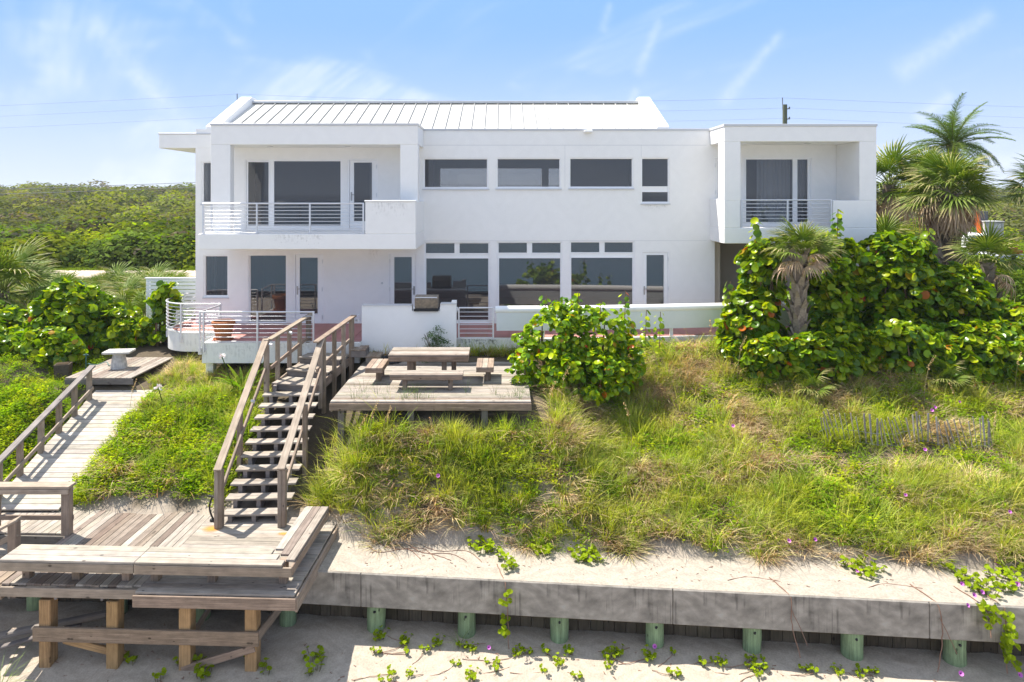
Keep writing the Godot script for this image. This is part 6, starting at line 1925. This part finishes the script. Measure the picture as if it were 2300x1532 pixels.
func vines() -> void:
	var sp := [sprig_mesh(7, 0.12), sprig_mesh(11, 0.17), sprig_mesh(16, 0.24), sprig_mesh(5, 0.09)]
	var face := func(x: float, y: float, out: float) -> Vector3: return Vector3(x, y, -(wall_d(x) - out))
	# sprigs on the sand below the wall and on the cap above
	var n := 0
	for k in 190:
		var px := R(840.0, 2300.0)
		var py := R(1425.0, 1532.0) if k % 3 else R(1430.0, 1475.0)
		var d := 11.3
		for it in 8: d = (EYE - gy(X(px, d), d)) * F / (py - PY)
		var x := X(px, d)
		if d > wall_d(x) - 0.05: continue
		if nz.get_noise_2d(px * 0.16, py * 0.25) < -0.08: continue
		n += 1
		var gap: int = clampi(int((x + 3.9) / 1.618), 0, 8)
		var lit: bool = d < wall_d(x) - 0.36
		var o := thing("beach_vine", "green vine sprig " + ("on sunlit sand" if lit else "in the seawall's shade") + " " + ["beside the deck's corner post", "between first and second free pile", "between second and third pile", "between third and fourth pile", "between fourth and fifth pile", "between fifth and sixth pile", "between sixth and seventh pile", "beyond the seventh pile", "beyond the seventh pile"][gap], "vine", Vector3(x, gy(x, d), -d), R(0, TAU), "vine sprigs on the beach sand")
		part(o, "leaves", sp[rng.randi() % 4], M.herb, Vector3.ZERO, Basis.from_scale(Vector3.ONE * R(0.45, 0.8)))
		o.rotation.y = 0.0
		var ex := R(-0.6, 0.6); var ez := R(-0.15, 0.25)
		var hh := func(a: float) -> float: return gy(x + ex * a, d - ez * a) - gy(x, d) + 0.006
		runner(o, [Vector3(0, 0.01, 0), Vector3(ex * 0.5, hh.call(0.5), ez * 0.5 + R(-0.06, 0.06)), Vector3(ex, hh.call(1.0), ez)], 0.005)
	for k in 12:
		var px := R(170.0, 720.0); var py := R(1480.0, 1532.0)
		var d := 10.8
		for it in 8: d = (EYE - gy(X(px, d), d)) * F / (py - PY)
		var x := X(px, d)
		var o := thing("beach_vine", "small green vine sprig in the shade of lower deck", "vine", Vector3(x, gy(x, d), -d), R(0, TAU), "vine sprigs in the deck's shade")
		part(o, "leaves", sp[rng.randi() % 4], M.herb)
	var groups := [
		["leafy vine patch on the seawall cap nearest the lower deck", [[1075, 1228], [1100, 1236], [1112, 1240], [1085, 1242], [1130, 1260], [1140, 1282], [1150, 1275]]],
		["two leafed vine patch on the cap under the tall grass", [[1205, 1242], [1230, 1246], [1220, 1236]]],
		["bright vine patch on the cap right of middle, above three piles", [[1290, 1245], [1310, 1256], [1335, 1262], [1325, 1248], [1300, 1262]]],
		["vine patch with pink flower on the cap beyond the middle", [[1905, 1275], [1925, 1284], [1945, 1292], [1960, 1298], [1935, 1270], [1975, 1282]]],
		["large flowering vine mass on the cap at the picture edge", [[2130, 1278], [2150, 1290], [2180, 1300], [2205, 1312], [2230, 1300], [2255, 1290], [2275, 1305], [2290, 1288], [2240, 1322], [2190, 1325], [2215, 1335], [2262, 1330], [2170, 1310], [2285, 1320]]]]
	for q in groups:
		var o := thing("beach_vine", q[0], "vine")
		for p in q[1]:
			var d := 12.0
			for it in 8: d = (EYE + 2.675) * F / (p[1] - PY)
			var x := X(p[0], d)
			d = maxf(d, wall_d(x) + 0.05)
			var y := maxf(-2.68, gy(x, d))
			part(o, "leaves", sp[rng.randi() % 3], M.herb, Vector3(x, y, -d), Basis(Vector3.UP, R(0, TAU)))
	# bits of dry wrack on the sand
	var bit := MB.new()
	bit.bar(Vector3(-0.03, 0.004, 0), Vector3(0.03, 0.006, 0.008), 0.007, 0.006, 0.0)
	bit.bar(Vector3(0.0, 0.004, 0), Vector3(0.015, 0.012, 0.025), 0.005, 0.005, 0.0)
	var bw := []
	for k in 420:
		var x := R(-9.0, 9.5); var d := wall_d(x) - R(0.05, 1.7)
		bw.append(Transform3D(Basis(Vector3.UP, R(0, TAU)).scaled_local(Vector3.ONE * R(0.3, 1.2)), Vector3(x, gy(x, d), -d)))
	for k in 160:
		var x := R(-3.0, 9.5); var d := wall_d(x) + R(0.2, 1.1)
		bw.append(Transform3D(Basis(Vector3.UP, R(0, TAU)).scaled_local(Vector3.ONE * R(0.3, 1.0)), Vector3(x, -2.672, -d)))
	tag(many(self, "beach_litter", bit.mesh(), M.vine, bw), "dry twigs and bits of wrack strewn over the sand", "litter", "", "stuff")
	# runners that hang over the face, some with leaves
	var hang := [
		["thin vine hanging over the seawall with two leaf tufts", 0.04, -3.75, [-2.95, -3.45]],
		["bare brown vine looping down the seawall between two piles", 4.75, -3.6, []],
		["reddish bare vine hanging over the seawall edge to the sand", 7.05, -3.7, []],
		["leafy flowering vine hanging down the seawall at the picture edge", 7.75, -3.1, [-2.72, -2.82, -2.95]],
		["long leafy vine hanging to the sand at the picture edge", 8.05, -3.65, [-2.9, -3.15, -3.25, -3.4, -3.52]]]
	for q in hang:
		var o := thing("hanging_vine", q[0], "vine")
		var x: float = q[1]
		runner(o, [face.call(x - 0.15, -2.665, -0.5), face.call(x - 0.05, -2.665, -0.1), face.call(x, -2.70, 0.02), face.call(x + R(-0.08, 0.08), (q[2] - 2.7) / 2, 0.04), face.call(x + R(-0.15, 0.1), q[2], 0.15)], 0.008)
		if q[3].is_empty():
			runner(o, [face.call(x, -2.9, 0.03), face.call(x + 0.12, -3.15, 0.06), face.call(x + 0.20, -3.4, 0.15)], 0.006)
			runner(o, [face.call(x, -2.672, -0.4), face.call(x - 0.5, -2.672, -0.5), face.call(x - 0.9, -2.672, -0.35)], 0.006)
		for y in q[3]:
			part(o, "leaves", sp[rng.randi() % 2], M.herb, face.call(x + R(-0.04, 0.04), y, 0.04), Basis(Vector3.RIGHT, 0.9) * Basis(Vector3.UP, R(0, TAU)))
	var rn := thing("dead_runner", "bare brown vine runners creeping over the cap beside lower deck", "vine")
	for k in 5:
		var x := -2.6 + k * 0.28
		runner(rn, [face.call(x, -2.668, -1.0), face.call(x + 0.3, -2.668, -0.75 + R(-0.1, 0.1)), face.call(x + 0.8, -2.668, -0.8 + R(-0.15, 0.2)), face.call(x + 1.1, -2.668, -0.55)], 0.006)
	# morning glory flowers in grass and vines
	var fm := flower_mesh()
	var spots := [[984, 965], [1772, 1215], [2034, 1112], [2155, 903], [2100, 915], [2093, 922], [2078, 1010], [1647, 957], [2272, 1258], [2268, 1150], [2240, 1265], [2160, 1312], [2205, 1330], [2187, 1337], [2186, 1360], [1926, 1282], [1471, 1452], [1098, 1452], [2158, 1513], [2290, 1516], [2285, 1312], [1278, 1235], [1830, 1212]]
	var first: Node3D = null
	for p in spots:
		var d := 13.0
		var x := 0.0; var y := 0.0
		if p[1] > 1420:
			for it in 10: d = minf((EYE - (gy(X(p[0], d), d) + 0.15)) * F / (p[1] - PY), 11.4)
			x = X(p[0], d); y = gy(x, d) + 0.15
		elif p[1] > 1228:
			d = (EYE + 2.58) * F / (p[1] - PY)
			x = X(p[0], d)
			d = maxf(d, wall_d(x) - 0.05); y = Y(p[1], d)
		else:
			for it in 12: d = lerpf(d, (EYE - (gy(X(p[0], d), d) + 0.38)) * F / (p[1] - PY), 0.6)
			x = X(p[0], d); y = gy(x, d) + 0.38
		var at := Vector3(x, y, -d)
		var where: String = "small purple morning glory flower " + ("on the sand below the seawall" if p[1] > 1420 else ("on vines over the seawall cap" if p[1] > 1228 else ("beside the leaning sand fence" if p[0] > 2000 and p[1] < 1030 else ("high in the grass before picnic deck" if p[0] < 1000 else "low in the grass above seawall"))))
		if first == null:
			first = thing("morning_glory", where, "flower", at, 0.0, "purple morning glory flowers")
			part(first, "petals", fm, M.petal, Vector3.ZERO, Basis(Vector3.RIGHT, 0.9))
		else:
			copy(first, where, at, R(-0.5, 0.5), R(0.75, 1.0))
	# tuft of grass at the corner post of the lower deck
	var tf := thing("grass_tuft", "arching green grass tuft at the foot of the corner post", "grass", Vector3(-8.05, gy(-8.05, 10.9), -10.9))
	part(tf, "blades", grass_mesh(34, 0.75, 0.006, 0.5, 0.9, 0.08), M.grass_tint)
	copy(tf, "lone grass tuft on the sand before second pile", Vector3(-2.1, gy(-2.1, 10.65), -10.65), 1.0, 0.4)
	copy(tf, "grass tuft beside the second pile under the seawall", Vector3(-0.75, gy(-0.75, 11.62), -11.62), 2.0, 0.5)

# ---------------------------------------------------------------- scrub far behind
func scrub_mesh(n: int, leaf: float) -> ArrayMesh:
	var m := MB.new()
	for i in n:
		var u := Vector3(rng.randfn(), absf(rng.randfn()) * 0.9, rng.randfn()).normalized()
		var f := R(0.72, 1.05) + 0.16 * nz.get_noise_3d(u.x * 50, u.y * 50, u.z * 50)
		var p := Vector3(u.x, u.y * 0.85, u.z) * f
		var nn := (u + Vector3(R(-0.9, 0.9), R(-0.2, 1.0), R(-0.9, 0.9))).normalized()
		var x := Vector3(R(-1, 1), R(-1, 1), R(-1, 1)).cross(nn).normalized()
		var z := x.cross(nn)
		var l := leaf * R(0.6, 1.3)
		var k := R(0.7, 1.3)
		m.tint = Color(k * R(0.9, 1.15), k, k * R(0.85, 1.1))
		m.tri(p - z * l, p + x * l * 0.6, p + z * l)
		m.tri(p - z * l, p + z * l, p - x * l * 0.6)
	return m.mesh()
func scrub() -> void:
	var s := thing("scrub", "", "")
	s.set_meta("kind", "stuff")
	var near := [scrub_mesh(620, 0.075), scrub_mesh(560, 0.085), scrub_mesh(700, 0.065)]
	var lists := [[], [], []]; var cols := [[], [], []]
	for k in 6000:
		var q := rng.randf()
		var d := 43.0 + 300.0 * pow(q, 2.2)
		var x := R(-0.80 * d - 12.0, -0.40 * d + 6.0) if k % 4 else R(0.45 * d - 10.0, 0.82 * d + 6.0)
		if k % 23 == 0: x = R(-0.4 * d, 0.45 * d)
		var size := (1.05 + 0.013 * d) * R(0.5, 1.5) * (0.9 + 0.9 * nz2.get_noise_2d(x * 2.2, d * 2.2))
		var i := k % 3
		lists[i].append(Transform3D(Basis(Vector3.UP, R(0, TAU)).scaled_local(Vector3(size * R(1.0, 1.4), size * R(0.7, 1.1), size * 1.1)), Vector3(x, gy(x, d) - 0.1, -d)))
		var p := nz.get_noise_2d(x * 3.0, d * 2.2) + R(-0.12, 0.12)
		var c := col(0.175, 0.20, 0.085, 0.2)
		if d < 60.0 and p > 0.08: c = col(0.29, 0.35, 0.025, 0.25)
		elif d < 60.0: c = col(0.15, 0.22, 0.04, 0.35) if p > -0.45 else col(0.17, 0.15, 0.10, 0.3)
		elif p > 0.22: c = col(0.25, 0.27, 0.07, 0.2)
		elif p < -0.3: c = col(0.22, 0.19, 0.12, 0.2)
		cols[i].append(c * R(0.45, 1.1))
	for k in 900:      # shrubs about the truck and behind the palms
		var d := R(24.0, 42.0)
		var x := X(R(1990.0, 2400.0), d)
		var i := k % 3
		var size := R(0.6, 1.15)
		lists[i].append(Transform3D(Basis(Vector3.UP, R(0, TAU)).scaled_local(Vector3.ONE * size), Vector3(x, gy(x, d) + R(0.0, 0.9), -d)))
		cols[i].append(col(0.30, 0.37, 0.02, 0.3) if rng.randf() < 0.45 else col(0.14, 0.22, 0.03, 0.3))
	for k in 420:      # undergrowth between garden and road
		var d := R(20.5, 30.0)
		var x := X(R(-60.0, 470.0), d)
		if x > -10.8 and d < 30: continue
		var i := k % 3
		var size := R(0.35, 0.62)
		lists[i].append(Transform3D(Basis(Vector3.UP, R(0, TAU)).scaled_local(Vector3.ONE * size), Vector3(x, gy(x, d) - 0.05, -d)))
		cols[i].append(col(0.20, 0.31, 0.02, 0.3) if rng.randf() < 0.75 else col(0.18, 0.13, 0.09, 0.3))
	for i in 3:
		many(s, "scrub_crowns", near[i], M.scrub, lists[i], cols[i])
	tag(s, "dense coastal scrub stretching to the horizon behind the road", "scrub", "", "stuff")
	var rg := grass_mesh(44, 0.62, 0.022, 0.35, 0.4, 0.45)
	var rw := []; var rc := []
	for k in 900:
		var d := R(31.5, 35.4)
		var px := R(-80.0, 470.0)
		var hgt := 0.72 if (px > 140 and px < 232) or px > 392 else R(0.9, 1.3)
		rw.append(Transform3D(Basis(Vector3.UP, R(0, TAU)).scaled_local(Vector3.ONE * hgt), Vector3(X(px, d), gy(X(px, d), d) - 0.05, -d))); rc.append(col(0.13, 0.20, 0.02, 0.35) if rng.randf() < 0.8 else col(0.30, 0.25, 0.12))
	tag(many(self, "roadside_grass", rg, M.grass, rw, rc), "tall grass and palmetto blades on the near side of road", "grass", "", "stuff")
	var vg := grass_mesh(40, 0.3, 0.02, 0.4, 0.5, 0.5)
	var where := []; var vc := []
	for k in 1500:
		var d := R(40.7, 43.8)
		where.append(Transform3D(Basis(Vector3.UP, R(0, TAU)), Vector3(R(-36.0, -12.0) if k % 4 else R(16, 36), -0.6, -d))); vc.append(col(0.22, 0.30, 0.02, 0.15))
	var v := many(self, "verge_grass", vg, M.grass, where, vc)
	tag(v, "bright mown grass verge beyond the road", "grass", "", "stuff")
